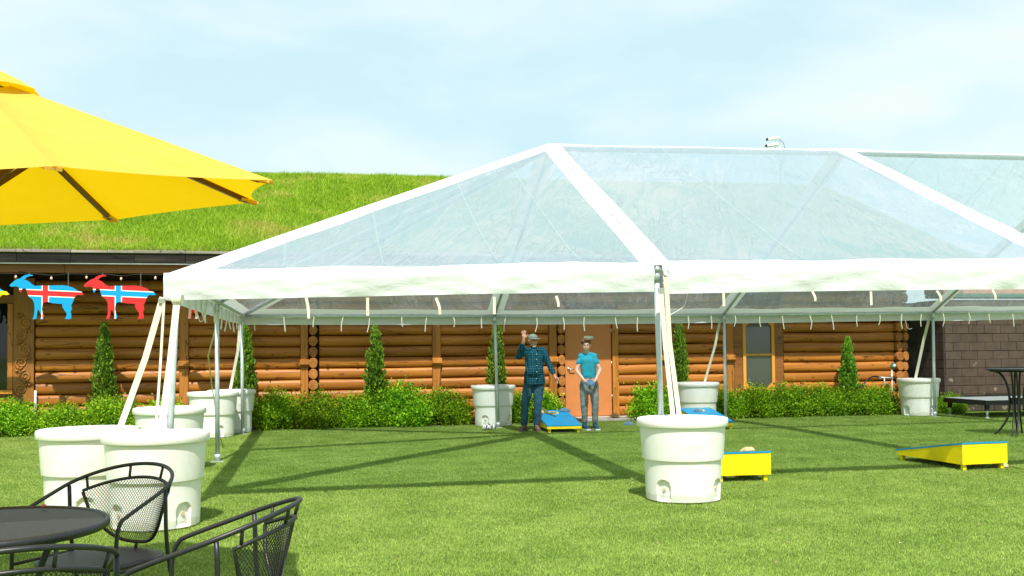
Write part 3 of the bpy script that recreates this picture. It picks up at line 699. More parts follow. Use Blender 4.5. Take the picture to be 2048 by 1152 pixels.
# rafter, hip and ridge cover strips of lacing
for a, b in [(P[1], RG[1]), (P[2], RG[2]), (P[3], RG[3])]:
    m = MB(); pp = [a.lerp(b, t / 30) + Vector((.02 * math.sin(t * .5), 0, .014 + .004 * math.sin(t * 1.7))) for t in range(1, 30)]
    m.tube(pp, .006, 5).build('lacing', 'rope', tent, True)
# valance
def valance(a, b, outw, drop, seed, curl0=0.0):
    nseg = int((b - a).length / .06); rows = 9; vs = []; d = (b - a).normalized()
    for i in range(nseg + 1):
        t = i / nseg; s = t * (b - a).length
        for j in range(rows + 1):
            q = j / rows
            dr = drop[0] + (drop[1] - drop[0]) * t + .004 * math.sin(s * 1.3 + seed)
            o_ = .035 * min(1, q * 4) * (1 - .55 * q) + (.012 * fbm(s * 2.2 + q * 2.4, q * 2.0, seed) + .006 * fbm(s * 6.5 - q * 4, q * 3, seed + 3)) * q * (1.3 - .5 * q) * min(1, (s + .05) * 4)
            vs.append(a.lerp(b, t) + outw * o_ + Vector((0, 0, -dr * q + .004 * (1 - q))))
    return MB().add(vs, [(i * (rows + 1) + j, (i + 1) * (rows + 1) + j, (i + 1) * (rows + 1) + j + 1, i * (rows + 1) + j + 1) for i in range(nseg) for j in range(rows)]).build('valance', 'vinyl', tent, True)
FR, BK, LF = Vector((0, -1, 0)), Vector((0, 1, 0)), Vector((-1, 0, 0))
valance(P[0] - Vector((.03, 0, 0)), P[1] - Vector((.045, 0, 0)), FR, (.235, .26), 1); valance(P[1] + Vector((.04, 0, 0)), P[2], FR, (.28, .30), 2); valance(P[2], P[3], FR, (.30, .30), 3)
for i in range(4): valance(Q[i], Q[i + 1], BK, (.20, .19), 4 + i)
valance(P[0], MID, LF, (.235, .23), 11); valance(MID, Q[0], LF, (.23, .19), 12)
# pipes
DN = Vector((0, 0, -.045)); INF = Vector((0, .05, 0)); INB = Vector((0, -.05, 0))
def pipe(name, a, b, r=.026, mat='galv'): return MB().tube([a, a.lerp(b, .5), b], r, 10).build(name, mat, tent, True)
for i in range(3):
    pipe('eave_rail', P[i] + DN + INF, P[i + 1] + DN + INF); 
for i in range(4): pipe('eave_rail', Q[i] + DN + INB, Q[i + 1] + DN + INB)
pipe('eave_rail', P[0] + DN + Vector((.05, 0, 0)), MID + DN + Vector((.05, 0, 0))); pipe('eave_rail', MID + DN + Vector((.05, 0, 0)), Q[0] + DN + Vector((.05, 0, 0)))
D2 = Vector((0, 0, -.09))
for a in (P[0], P[1], Q[0], Q[1], MID): pipe('rafter', a + DN, ap + D2)
for i in (2, 3): pipe('rafter', P[i] + DN, RG[i] + D2); pipe('rafter', Q[i] + DN, RG[i] + D2)
for i in (1, 2): pipe('ridge_pole', RG[i] + D2, RG[i + 1] + D2)
def leg(top, base):
    o = MB().tube([base, base.lerp(top, .5), top], .029, 12).build('leg', 'galv', tent, True)
    MB().box((base.x - .08, base.y - .08, .002), (base.x + .08, base.y + .08, .012), .002).build('foot_plate', 'galv', o)
    c = base.lerp(top, .035); MB().tube([c - Vector((0, 0, .03)), c + Vector((0, 0, .03))], .038, 12).build('collar', 'galv', o, True)
    t = base.lerp(top, .985); MB().tube([t - Vector((0, 0, .07)), t + Vector((0, 0, .03))], .036, 12).build('corner_fitting', 'galv', o, True)
leg(P[0] + DN + Vector((.075, .07, 0)), Vector((-1.30, 9.20, 0))); leg(P[1] + DN + INF, Vector((3.415, 9.42, 0))); leg(P[2] + DN + INF, Vector((7.95, 9.25, 0))); leg(P[3] + DN + INF, Vector((12.5, 9.3, 0)))
leg(MID + DN, Vector((U0 + .01, VM - .02, 0)))
for i, (bx, by) in enumerate([(-1.27, 18.11), (3.34, 18.10), (7.87, 18.1), (12.44, 18.12), (17.0, 18.1)]): leg(Q[i] + DN + INB, Vector((bx, by, 0)))
# ties hanging from the valances
def tie(a, b, wd=.026, curl=0.0):
    a, b = Vector(a), Vector(b); mid = a.lerp(b, .55) + Vector((curl, -abs(curl) * .5, 0))
    MB().strap(smooth_curve([a, mid, b], 4), (1, 0, 0), wd, .002).build('tie', 'webbing', tent)
for u, z0, z1, du in [(-.08, 1.93, 1.74, .02), (.47, 1.93, 1.765, .0), (1.10, 1.93, 1.775, .035), (1.65, 1.94, 1.775, 0), (2.25, 1.95, 1.845, .02), (3.95, 1.99, 1.85, .0), (4.9, 2.0, 1.9, .03), (5.55, 2.0, 1.86, .0), (6.3, 2.01, 1.9, .04), (6.95, 2.02, 1.92, .03)]:
    tie((u, VF - .03, z0), (u + du, VF - .035, z1), .026, du * .3)
rr = random.Random(21)
for i in range(4):
    for k in range(9):
        u = U0 + (i + (k + .5 + rr.uniform(-.12, .12)) / 9) * B; zz = QZ[i] - .04
        if u < 14.5: tie((u, VB - .085, zz + .02), (u + rr.uniform(-.05, .05), VB - .09, zz - .20 - .10 * rr.random()), .018, rr.uniform(-.03, .03))
for k in range(14):
    v = VF + .5 + k * .62; tie((U0 + .03, v, 2.07), (U0 + .03 + rr.uniform(-.02, .03), v + rr.uniform(-.04, .04), 1.84 - .1 * rr.random()), .02, rr.uniform(-.02, .03))
# loose cords
for pts in ([(3.62, 9.2, 2.0), (3.58, 9.2, 1.86), (3.46, 9.22, 1.78), (3.36, 9.22, 1.73)], [(11.75, 18.0, 1.98), (11.76, 17.98, 1.85), (11.82, 17.98, 1.80), (11.88, 17.99, 1.82)],
            [(-1.0, 9.3, 1.92), (-.97, 9.3, 1.8), (-1.02, 9.3, 1.72), (-1.05, 9.3, 1.80)]):
    MB().tube(smooth_curve(pts, 6), .004, 5).build('cord', 'rope', tent, True)
# ================================================================== foliage builders
def np_mesh(name, V, F):
    me = bpy.data.meshes.new(name); me.from_pydata(V.tolist(), [], F.tolist()); me.update(); return me
def leaves(C, D, size, aspect, rs, droop=.6):
    """one bent 4-vertex leaf for each centre C, pointing along D"""
    n = len(C); D = D / np.linalg.norm(D, axis=1)[:, None]
    r = rs.randn(n, 3); S = np.cross(D, r); S /= np.linalg.norm(S, axis=1)[:, None]; U = np.cross(S, D)
    sz = (size * (0.6 + .8 * rs.rand(n)))[:, None]
    a = C - D * sz * .5; b = C + S * sz * aspect * .5 + U * sz * .12; c = C + D * sz * .5; d = C - S * sz * aspect * .5 + U * sz * .12
    V = np.stack([a, b, c, d], 1).reshape(-1, 3); F = np.arange(4 * n).reshape(-1, 4); return V, F
def shrub_mesh(seed):
    rs = np.random.RandomState(seed); C = []; D = []
    nb = 84
    for k in range(nb):                           # many sprigs, each a small cluster with its own tip
        th = rs.rand() * 6.283; ph = math.acos(1 - 1.05 * rs.rand()); rad = np.array([.47, .42, .50]) * (0.80 + .26 * rs.rand())
        d = np.array([math.sin(ph) * math.cos(th), math.sin(ph) * math.sin(th), math.cos(ph)]); tip = d * rad + np.array([0, 0, .13]); base = tip * np.array([.35, .35, .3])
        upd = d * .6 + np.array([0, 0, .8])
        m = 105; t = rs.rand(m) ** .5; p = base + (tip - base) * t[:, None] + rs.randn(m, 3) * (.05 + .035 * t[:, None])
        C.append(p); D.append(upd * .6 + rs.randn(m, 3) * .65)
    m = 700; a = rs.rand(m) * 6.283; r = .30 + .17 * rs.rand(m); z = .03 + .30 * rs.rand(m)
    C.append(np.stack([r * np.cos(a) * 1.05, r * np.sin(a) * .95, z], 1)); D.append(np.stack([np.cos(a), np.sin(a), .5 + 0 * a], 1) + rs.randn(m, 3) * .5)
    C = np.concatenate(C); D = np.concatenate(D); C[:, 2] = np.maximum(C[:, 2], .03)
    V, F = leaves(C, D, .039, .66, rs); return np_mesh('leaves', V, F)
def stems_mesh(seed, n=7, h=.5, sp=.3, r=.008):
    rs = random.Random(seed); m = MB()
    for k in range(n):
        a = rs.random() * 6.28; s = sp * (.4 + .6 * rs.random()); m.tube([(0.02 * math.cos(a), .02 * math.sin(a), 0), (s * .5 * math.cos(a), s * .5 * math.sin(a), h * .45), (s * math.cos(a), s * math.sin(a), h * .85)], [r, r * .7, r * .3], 5)
    return m.mesh('stems')
def cedar_mesh(seed, h=2.0, rb=.31):
    rs = np.random.RandomState(seed); C = []; D = []
    nb = 340
    for k in range(nb):
        t = rs.rand() ** .8; z = .10 + t * (h - .18); a = rs.rand() * 6.283 ; prof = rb * (1 - t) ** .62 * (0.86 + .14 * math.sin(a * 3 + z * 5 + seed) + .12 * math.sin(a * 5 - z * 9)) * (min(1, .65 + t * 3))
        out_ = np.array([math.cos(a), math.sin(a), 0]); base = out_ * prof * .45 + np.array([0, 0, z - .06]); tip = out_ * prof * (0.95 + .12 * rs.rand()) + np.array([0, 0, z + .09])
        m = 24; s = rs.rand(m); side = np.array([-math.sin(a), math.cos(a), 0])
        p = base + (tip - base) * s[:, None] + side * (rs.randn(m, 1) * .032 * (1 - .4 * s[:, None])) + rs.randn(m, 3) * .010
        d = (tip - base) / np.linalg.norm(tip - base) + np.array([0, 0, .5]) + rs.randn(m, 3) * .45; C.append(p); D.append(d)
    m = 30; C.append(np.stack([rs.randn(m) * .012, rs.randn(m) * .012, h - .16 * rs.rand(m)], 1)); D.append(np.tile([0, 0, 1.], (m, 1)) + rs.randn(m, 3) * .25)
    C = np.concatenate(C); D = np.concatenate(D); V, F = leaves(C, D, .062, .46, rs); return np_mesh('foliage', V, F)
SH = [shrub_mesh(s) for s in (1, 2, 3, 4)]; ST = [stems_mesh(s) for s in (1, 2)]
shrubs = [(-6.15, 19.1, 1.0, 'leftmost leafy shrub, cut off by the left edge of the photo'), (-5.35, 19.05, 1.0, 'low round shrub directly below the carved window casing'), (-4.55, 19.1, .98, 'low green shrub between the carved casing and the leftmost cedar'),
 (-3.62, 19.05, 1.02, 'bushy shrub at the foot of the leftmost cedar'), (-2.75, 19.2, .95, 'green shrub behind the two nearest left water barrels'), (-.75, 19.2, 1.08, 'bushy shrub just right of the pair of barrels by the tent back corner'),
 (.05, 19.22, 1.1, 'round shrub below the stacked log ends in the middle of the wall'), (.85, 19.25, 1.12, 'shrub at the left foot of the middle cedar'), (1.62, 19.25, 1.25, 'tallest shrub, just right of the middle cedar'),
 (2.50, 19.3, 1.05, 'small shrub below the wall post left of the centre barrel'), (4.42, 19.5, 1.08, 'shrub behind the blue game board, left of the orange door'), (3.95, 19.45, 1.0, 'shrub right of the centre barrel, behind the man in plaid'),
 (6.75, 19.25, 1.05, 'shrub right of the door slab, beside the near tent leg strap'), (7.15, 19.5, .95, 'shrub at the foot of the cedar right of the door'), (8.35, 19.25, 1.02, 'shrub right of the barrel below the wall post bracket'),
 (9.05, 19.2, 1.05, 'shrub below the left half of the screened window'), (9.8, 19.2, 1.06, 'shrub below the right casing of the screened window'), (10.55, 19.2, 1.0, 'shrub between the screened window and the rightmost cedar'),
 (11.2, 19.15, .96, 'shrub in front of the rightmost cedar'), (11.85, 19.3, 1.05, 'shrub below the tap pipe, left of the far right barrel'), (13.45, 19.06, .68, 'small lone shrub right of the far right barrel')]
rr = random.Random(31)
for i, (u, v, s, lb) in enumerate(shrubs):
    e_ = empty('boxwood_shrub', (u, v, 0), lb, 'shrub', 'boxwood hedge along the log wall')
    o = link('leaves', SH[i % 4], 'box', e_, (u, v, 0)); o2 = link('stems', ST[i % 2], 'bark', e_, (u, v, 0)); e_.rotation_euler = (0, 0, rr.random() * 6.28); e_.scale = (s * rr.uniform(1.02, 1.16), s * rr.uniform(.95, 1.05), s * rr.uniform(.85, 1.05) * 1.0)
CM = [cedar_mesh(5), cedar_mesh(6), cedar_mesh(7)]
for i, (u, h, wd, lb) in enumerate([(-3.85, 2.04, 1.0, 'leftmost columnar cedar, standing between the goat cutouts and the shrub'), (-1.32, 2.1, 1.0, 'columnar cedar behind the back left corner leg of the tent'), (1.15, 1.98, 1.05, 'columnar cedar in the middle of the wall between two posts'),
   (3.57, 2.07, .98, 'columnar cedar behind the centre barrel, left of the waving man'), (7.44, 2.06, .92, 'narrow cedar right of the orange door'), (11.28, 1.68, 1.0, 'shortest cedar, right of the screened window')]):
    e_ = empty('cedar_tree', (u, 19.42, 0), lb, 'tree', 'columnar cedars along the log wall')
    link('foliage', CM[i % 3], 'cedar', e_, (u, 19.42, 0)); t = MB().tube([(u, 19.42, 0), (u, 19.42, 1.0), (u + .01, 19.42, 1.85)], [.035, .022, .006], 7).build('trunk', 'bark', e_, True, (u, 19.42, 0))
    e_.rotation_euler = (0, 0, i * 1.3); e_.scale = (wd, wd, h / 2.0)
# dry ornamental tuft on the slab
m = MB(); fr = np.random.RandomState(3)
for i in range(420):
    a = fr.rand() * 6.28; r0 = .05 * fr.rand(); d = .20 * fr.rand(); hgt = .05 + .10 * fr.rand(); c, s = math.cos(a), math.sin(a); x0, y0 = 5.98 + r0 * c, 19.32 + r0 * s
    m.add([(x0 - s * .004, y0 + c * .004, .05), (x0 + s * .004, y0 - c * .004, .05), (x0 + d * c, y0 + d * s, .05 + hgt * (1 - d * 2.2))], [(0, 1, 2)])
tag(m.build('dry_grass_clump', 'straw', org=(5.98, 19.32, .05)), 'dry straw coloured grass clump on the door slab', 'plant')

# ================================================================== water barrels
def tub_meshes():
    n = 220; prof = [(.340, .0), (.350, .006), (.352, .03)]
    zs = [.06, .09, .12, .14, .155, .17, .18, .19, .197, .203, .21, .24, .28]
    prof += [(.352 + .010 * z / .37, z) for z in zs] + [(.361, .345), (.364, .362), (.372, .366), (.381, .372), (.383, .385)]
    prof += [(.383 + .022 * (z - .385) / .28, z) for z in (.42, .45, .48, .50, .52, .54, .56, .60, .63, .668)]
    m = MB().lathe(prof, n, capb=True, capt=True)
    vs = []
    for x, y, z in m.v:
        r = math.hypot(x, y); a = math.degrees(math.atan2(y, x)) % 360; d = 0
        for ac in (-142, -46, 43, 133):
            da = (a - ac + 180) % 360 - 180; w_ = da * math.pi / 180 * .355
            top = .19
            if z < .20 and z > .012:
                hw = .072 if z < .13 else math.sqrt(max(0, .072 ** 2 - (z - .13) ** 2)); 
                if abs(w_) < hw: d = max(d, .028 * min(1, (hw - abs(w_)) / .006 + .2))
        da = (a + 96 + 180) % 360 - 180
        if .50 <= z <= .545 and abs(da) < 11: d = -.004
        k = (r - d) / r if r else 1; vs.append((x * k, y * k, z))
    m.v = vs
    body = m.mesh('body'); body.shade_smooth()
    lid = MB().lathe([(.405, .665), (.425, .668), (.431, .676), (.432, .722), (.427, .736), (.412, .742), (.385, .738), (.36, .7345), (.30, .744), (.05, .752), (.0001, .752)], 96, capt=False).mesh('lid')
    pl = MB()
    for ac in (-142, -46, 43, 133):
        a = R(ac); c, s = math.cos(a), math.sin(a); r0 = .323
        pl.tube([(r0 * c, r0 * s, .115), ((r0 + .016) * c, (r0 + .016) * s, .115)], .017, 8)
    return body, lid, pl.mesh('drain_plug')
tb, tl_, tp_ = tub_meshes()
tubs = [(3.435, 8.93, 0, 'large white water barrel by itself at the front middle tent leg'), (-1.31, 8.68, 3, 'white water barrel nearest the black chair, right one of the front left pair'), (-1.97, 9.30, 60, 'white water barrel behind and left of its twin at the front left tent corner'),
        (-1.76, 12.72, 10, 'white water barrel standing behind the front left pair'), (-1.74, 17.72, -20, 'white water barrel just left of the back corner leg, nearer of two'), (-1.50, 18.58, 40, 'white water barrel mostly hidden behind another at the back left tent corner'),
        (3.36, 18.72, 100, 'white water barrel behind the centre back tent leg, left of the man'), (7.43, 18.45, 70, 'white water barrel in front of the narrow cedar right of the door'), (12.42, 18.62, 150, 'white water barrel at the far right beside the brown block wall')]
for u, v, a, lb in tubs:
    e_ = empty('water_barrel', (u, v, .012), lb, 'barrel', 'white ballast barrels around the tent')
    b = link('body', tb, 'tub', e_, (u, v, .012)); link('lid', tl_, 'tub', e_, (u, v, .012), True); link('drain_plug', tp_, 'tubplug', e_, (u, v, .012)); e_.rotation_euler = (0, 0, R(a)); e_.scale = (1, 1, 1.035)
for me in (tb, tl_):
    bm = bmesh.new(); bm.from_mesh(me)
    for f in bm.faces: f.smooth = True
    for e1 in bm.edges: e1.smooth = not (len(e1.link_faces) == 2 and e1.calc_face_angle(0) > R(40))
    bm.to_mesh(me); bm.free()
# ratchet straps from tent to barrels
def strap(pts, wdir, wd, label, buckle=None, cat='strap', mat='webbing'):
    o = MB().strap([Vector(p) for p in pts], wdir, wd, .004).build('anchor_strap', mat)
    tag(o, label, cat, 'straps tying the tent to the barrels')
    if buckle: 
        b = Vector(buckle); MB().box(tuple(b - Vector((.03, .012, .022))), tuple(b + Vector((.03, .012, .022))), .006).build('ratchet_buckle', 'steel', o)
    return o
CR = (math.cos(TH), -math.sin(TH), 0)
strap([(-1.315, 9.06, 1.93), (-1.46, 9.08, 1.4), (-1.69, 9.15, .762)], CR, .055, 'wide cream strap slanting from the tent corner to the left barrel', (-1.32, 9.05, 1.90))
strap([(-1.30, 9.05, 1.93), (-1.32, 9.0, 1.4), (-1.345, 8.9, .762)], CR, .022, 'thin cream strap hanging beside the front left corner leg')
s2 = strap([(-1.19, 9.03, 1.90), (-1.23, 8.95, 1.4), (-1.29, 8.82, .762)], CR, .06, 'wide cream strap right of the corner leg, going down to the nearest barrel')
MB().tube([(-1.225, 9.05, 1.91), (-1.145, 9.03, 1.91)], .045, 14).build('rolled_end', 'webbing', s2)
strap([(3.28, 9.03, 1.97), (3.305, 9.0, 1.45), (3.355, 8.95, .764)], CR, .045, 'wide cream strap on the left of the pair at the front middle leg', (3.275, 9.03, 2.0))
s3 = strap([(3.335, 9.04, 2.15), (3.36, 9.03, 1.5), (3.43, 8.98, .764)], CR, .045, 'cream strap hung from a ring at the front middle leg')
MB().tube([(3.335 + .028 * math.cos(a * .5236), 9.035, 2.17 + .028 * math.sin(a * .5236)) for a in range(13)], .005, 6).build('ring', 'steel', s3, True)
strap([(-1.24, 13.45, 1.95), (-1.5, 14.6, 1.4), (-1.72, 17.5, .766)], CR, .02, 'thin strap from the left middle leg to a back barrel')
strap([(-1.32, 18.15, 1.95), (-1.36, 18.25, 1.5), (-1.52, 18.5, .764)], CR, .05, 'cream strap beside the back left corner leg')
strap([(7.80, 18.15, 1.98), (7.72, 18.22, 1.5), (7.55, 18.38, .764)], CR, .045, 'cream strap slanting left from the back leg near the screened window')
strap([(12.40, 18.18, 2.0), (12.33, 18.3, 1.5), (12.27, 18.5, .764)], CR, .06, 'cream strap behind the far right back leg')

# ================================================================== cornhole boards
def cornhole(loc, rz, label, bags=()):
    e_ = empty('cornhole_board', (0, 0, 0), label, 'game board', 'yellow and blue cornhole boards')
    W_, Ln, lg = .61, 1.22, .072
    zf, zb = .14, .325                    # top heights at low (front, -y) and high end
    def side(x0, x1): 
        poly = [(-Ln / 2, lg), (Ln / 2, lg), (Ln / 2, zb - .02), (-Ln / 2, zf - .02)]
        m = MB(); n = 4; m.add([(x0, y, z) for y, z in poly] + [(x1, y, z) for y, z in poly], [tuple(range(n)), tuple(range(2 * n - 1, n - 1, -1))] + [(k, n + k, n + (k + 1) % n, (k + 1) % n) for k in range(n)]); return m
    for x0, x1 in ((-W_ / 2, -W_ / 2 + .022), (W_ / 2 - .022, W_ / 2)): 
        sd_ = side(x0, x1).build('side_rail', 'yellowpaint', e_)
        for y, z in ((-Ln / 2 + .025, .085), (-Ln / 2 + .025, .108), (Ln / 2 - .025, .10), (Ln / 2 - .025, .27)):
            MB().ball((x0 if x0 < 0 else x1, y, z), .008, 6, 4).build('screw', 'steel', sd_)
    MB().box((-W_ / 2 + .0225, -Ln / 2 + .001, lg + .001), (W_ / 2 - .0225, -Ln / 2 + .022, zf - .021)).build('low_end_panel', 'yellowpaint', e_)
    MB().box((-W_ / 2 + .0225, Ln / 2 - .022, lg + .001), (W_ / 2 - .0225, Ln / 2 - .001, zb - .023)).build('high_end_panel', 'yellowpaint', e_)
    for sx in (-1, 1):
        for y in (-Ln / 2 + .06, Ln / 2 - .05): MB().box((sx * .255 - .022, y - .022, .002), (sx * .255 + .022, y + .022, lg + .03), .002).build('leg', 'yellowpaint', e_)
    # top with a round hole
    n = 32; hy, hr = Ln / 2 - .23, .077; sl_ = (zb - zf) / Ln
    zt = lambda y: zf + (y + Ln / 2) * sl_
    ring_in = [(hr * math.cos(2 * math.pi * k / n), hy + hr * math.sin(2 * math.pi * k / n)) for k in range(n)]
    outer = []
    X0, X1, Y0, Y1 = -W_ / 2 - .004, W_ / 2 + .004, -Ln / 2 - .004, Ln / 2 + .004
    for k in range(n):
        c, s = math.cos(2 * math.pi * k / n), math.sin(2 * math.pi * k / n); t = min((X1 if c > 0 else -X0) / max(1e-6, abs(c)), ((Y1 - hy) if s > 0 else (hy - Y0)) / max(1e-6, abs(s))); outer.append((c * t, hy + s * t))
    for cx, cy in ((X0, Y0), (X1, Y0), (X0, Y1), (X1, Y1)):
        k = min(range(n), key=lambda i: (outer[i][0] - cx) ** 2 + (outer[i][1] - cy) ** 2); outer[k] = (cx, cy)
    vs = [(x, y, zt(y)) for x, y in ring_in] + [(x, y, zt(y)) for x, y in outer] + [(x, y, zt(y) - .019) for x, y in ring_in] + [(x, y, zt(y) - .019) for x, y in outer]
    fs = [(k, (k + 1) % n, n + (k + 1) % n, n + k) for k in range(n)] + [(2 * n + k, 2 * n + (k + 1) % n, (k + 1) % n, k) for k in range(n)] + [(n + k, n + (k + 1) % n, 3 * n + (k + 1) % n, 3 * n + k) for k in range(n)] + [(2 * n + (k + 1) % n, 2 * n + k, 3 * n + k, 3 * n + (k + 1) % n) for k in range(n)]
    MB().add(vs, fs).build('top_panel', 'bluepaint', e_)
    rg = MB(); vs = []
    for r_, dz in ((hr + .002, .003), (hr + .03, .003), (hr + .03, .0005), (hr + .002, -.016)): vs += [(r_ * math.cos(2 * math.pi * k / n), hy + r_ * math.sin(2 * math.pi * k / n), zt(hy + r_ * math.sin(2 * math.pi * k / n)) + dz) for k in range(n)]
    rg.add(vs, [(a * n + k, a * n + (k + 1) % n, ((a + 1) % 4) * n + (k + 1) % n, ((a + 1) % 4) * n + k) for a in range(4) for k in range(n)]).build('hole_ring', 'yellowpaint', e_)
    e_.location = loc; e_.rotation_euler = (0, 0, rz); ORG[e_.name] = Vector(loc); return e_
def bag(c, label, mat, rz=0.0, tilt=0.0, s=1.0, group='bean bags'):
    m = MB(); n = 12; vs = []
    for i in range(n + 1):
        for j in range(n + 1):
            x, y = i / n * 2 - 1, j / n * 2 - 1; k = (1 - x ** 4) * (1 - y ** 4); pin = 1 - .10 * (x * x * (1 - y * y) + y * y * (1 - x * x))
            vs.append((x * .078 * s * (1 - .08 * y * y), y * .078 * s * (1 - .08 * x * x), .003 + (.040 + .010 * math.sin(4 * x + 3 * y)) * s * k ** .6))
    top = len(vs); vs += [(x, y, .0) for x, y, z in vs]
    f = [(i * (n + 1) + j, (i + 1) * (n + 1) + j, (i + 1) * (n + 1) + j + 1, i * (n + 1) + j + 1) for i in range(n) for j in range(n)]
    m.add(vs, f + [tuple(top + q for q in reversed(p)) for p in f])
    bd = [j for j in range(n + 1)] + [i * (n + 1) + n for i in range(1, n + 1)] + [n * (n + 1) + j for j in range(n - 1, -1, -1)] + [i * (n + 1) for i in range(n - 1, 0, -1)]
    m.f += [(bd[k], top + bd[k], top + bd[(k + 1) % len(bd)], bd[(k + 1) % len(bd)]) for k in range(len(bd))]
    me = m.mesh('bean_bag'); o = link('bean_bag', me, mat, None, c, True); o.rotation_euler = (tilt, 0, rz); return tag(o, label, 'bean bag', group)
TA = math.atan2(.185, 1.22)
cornhole((4.26, 17.24, 0), R(-2), 'yellow and blue cornhole board between the man and the boy, blue top facing us')
cornhole((7.02, 17.05, 0), R(-3), 'cornhole board half hidden behind the big front barrel')
cornhole((4.52, 10.52, 0), R(180 - 1), 'cornhole board seen from its tall yellow end, right beside the big barrel')
cornhole((7.56, 10.74, 0), R(180 + 3), 'cornhole board at right showing its long yellow wedge side')
bag((4.10, 17.70, .303), 'tan bean bag on the far left back corner of the blue board', 'tanbag', .4, TA, 1.15)
bag((4.53, 17.74, .308), 'blue grey bean bag on the right back corner of the blue board', 'bluebag', .9, TA, 1.15)
bag((6.98, 17.35, .268), 'grey blue bean bag on top of the half hidden board', 'bluebag', .2, TA)
bag((4.60, 10.02, .318), 'pale tan bean bag on the board beside the big barrel', 'tanbag', .3, -TA, .85)
bag((5.83, 17.95, .012), 'blue grey bean bag lying on the turf near the door slab', 'bluebag', .7, 0, 1.1)
bag((7.93, 10.32, .012), 'tan bean bag on the turf at the right end of the wedge board', 'tanbag', .3)
bag((7.62, 10.55, .012), 'tan bean bag on the turf underneath the wedge board', 'tanbag', .8)
def mat_plaidbag():
    t = NT('black_white_print'); c = t.ramp(t.noise(t.obj(), 22, 2), [(.46, l4(.05, .04, .05)), (.52, l4(.72, .70, .68))]); return t.done(t.bsdf(c, .8))
M['plaidbag'] = mat_plaidbag()
m = MB(); 
for q, (x, y, r_) in enumerate([(0, 0, .085), (.07, .02, .07), (-.06, .015, .072)]): m.ball((3.06 + x, 17.52 + y, .012 + r_ * .72), (r_, r_ * .9, r_ * .72), 12, 8)
tag(m.build('crumpled_bag', 'plaidbag', None, True, (3.06, 17.52, 0)), 'small black and white crumpled bag on the turf by the centre leg', 'bag')

# ================================================================== goat cutouts and string lights
GO = [(75,168),(80,155),(105,133),(125,118),(150,110),(163,97),(185,85),(210,80),(238,84),(235,92),(215,93),(195,102),(178,120),(195,125),(215,138),(235,158),(255,168),(300,165),(345,165),(400,163),(450,162),(490,168),(530,183),(560,205),(588,212),(590,220),(605,232),(585,238),(560,235),(548,240),(535,258),(525,290),(512,315),(518,345),(508,365),(515,395),(512,420),(490,422),(468,420),(478,400),(480,375),(465,355),(450,330),(448,305),(420,303),(380,300),(345,290),(320,293),(308,310),(303,345),(310,375),(320,400),(315,418),(295,422),(292,415),(302,400),(293,375),(283,350),(272,355),(270,385),(265,415),(255,422),(237,420),(245,405),(250,375),(252,340),(248,295),(235,268),(210,250),(200,225),(193,195),(180,185),(165,188),(160,205),(150,222),(142,200),(142,180),(125,172),(105,172),(88,176)]
K_ = .80 / 342; gp = [((x - 340) * K_, (251 - y) * K_) for x, y in GO]
cx_ = Vector(gp[0])
GV = 18.80
for u, mt, lb in [(-5.93, 'flag_se', 'blue and yellow goat cutout, only its tail showing at the left edge'), (-4.69, 'flag_is', 'blue wooden goat cutout with a red cross edged in white'), (-3.46, 'flag_no', 'red wooden goat cutout with a blue cross edged in white'), (-2.06, 'flag_dk', 'red wooden goat cutout mostly hidden behind the tent corner')]:
    m = MB().prism(gp, -.009, .009); me = m.mesh('panel')
    bm = bmesh.new(); bm.from_mesh(me); bmesh.ops.triangulate(bm, faces=[f for f in bm.faces if len(f.verts) > 4]); bm.to_mesh(me); bm.free()
    e_ = empty('goat_cutout', (u, GV, 2.48), lb, 'sign', 'goat cutouts hanging under the eave')
    link('panel', me, mt, e_, (u, GV, 2.48))
    for x in (-.30, .35):
        zt_ = .20; c = MB(); z = 2.48 + (.39 if x < 0 else .195); k = 0
        while z < 2.925:
            for a in range(1):
                ring = [(u + x + (.008 * math.cos(b * .7854) if k % 2 else 0), GV + (0 if k % 2 else .008 * math.cos(b * .7854)), z + .013 * math.sin(b * .7854)) for b in range(9)]
                c.tube(ring, .0022, 4, cap=False)
            z += .02; k += 1
        c.build('chain', 'steel', e_)
sl_ = empty('string_light', (-4, 18.93, 2.9), 'string of small warm bulbs hanging under the eave beam', 'string light')
wp = []
for i in range(13):
    u = -6.4 + i * .59; z = 2.87 - (.02 if i % 2 else .0) - .004 * i * .4; wp += [(u - .29, 18.83, 2.895), (u, 18.83, z + .025)]
    b = MB().ball((u, 18.83, z - .03), (.022, .022, .03), 10, 8).build('bulb', 'bulb', sl_, True)
    MB().tube([(u, 18.83, z - .005), (u, 18.83, z + .03)], .012, 8).build('socket', 'black_plastic', b, True)
MB().tube(smooth_curve(wp, 4), .004, 5).build('wire', 'black_plastic', sl_)
# white downpipe end by the carved casing
tag(MB().tube([(-5.15, 19.86, 0.0), (-5.15, 19.86, .78)], .022, 10).build('drain_pipe', 'white_plastic', None, True), 'slim white pipe beside the carved casing', 'pipe')

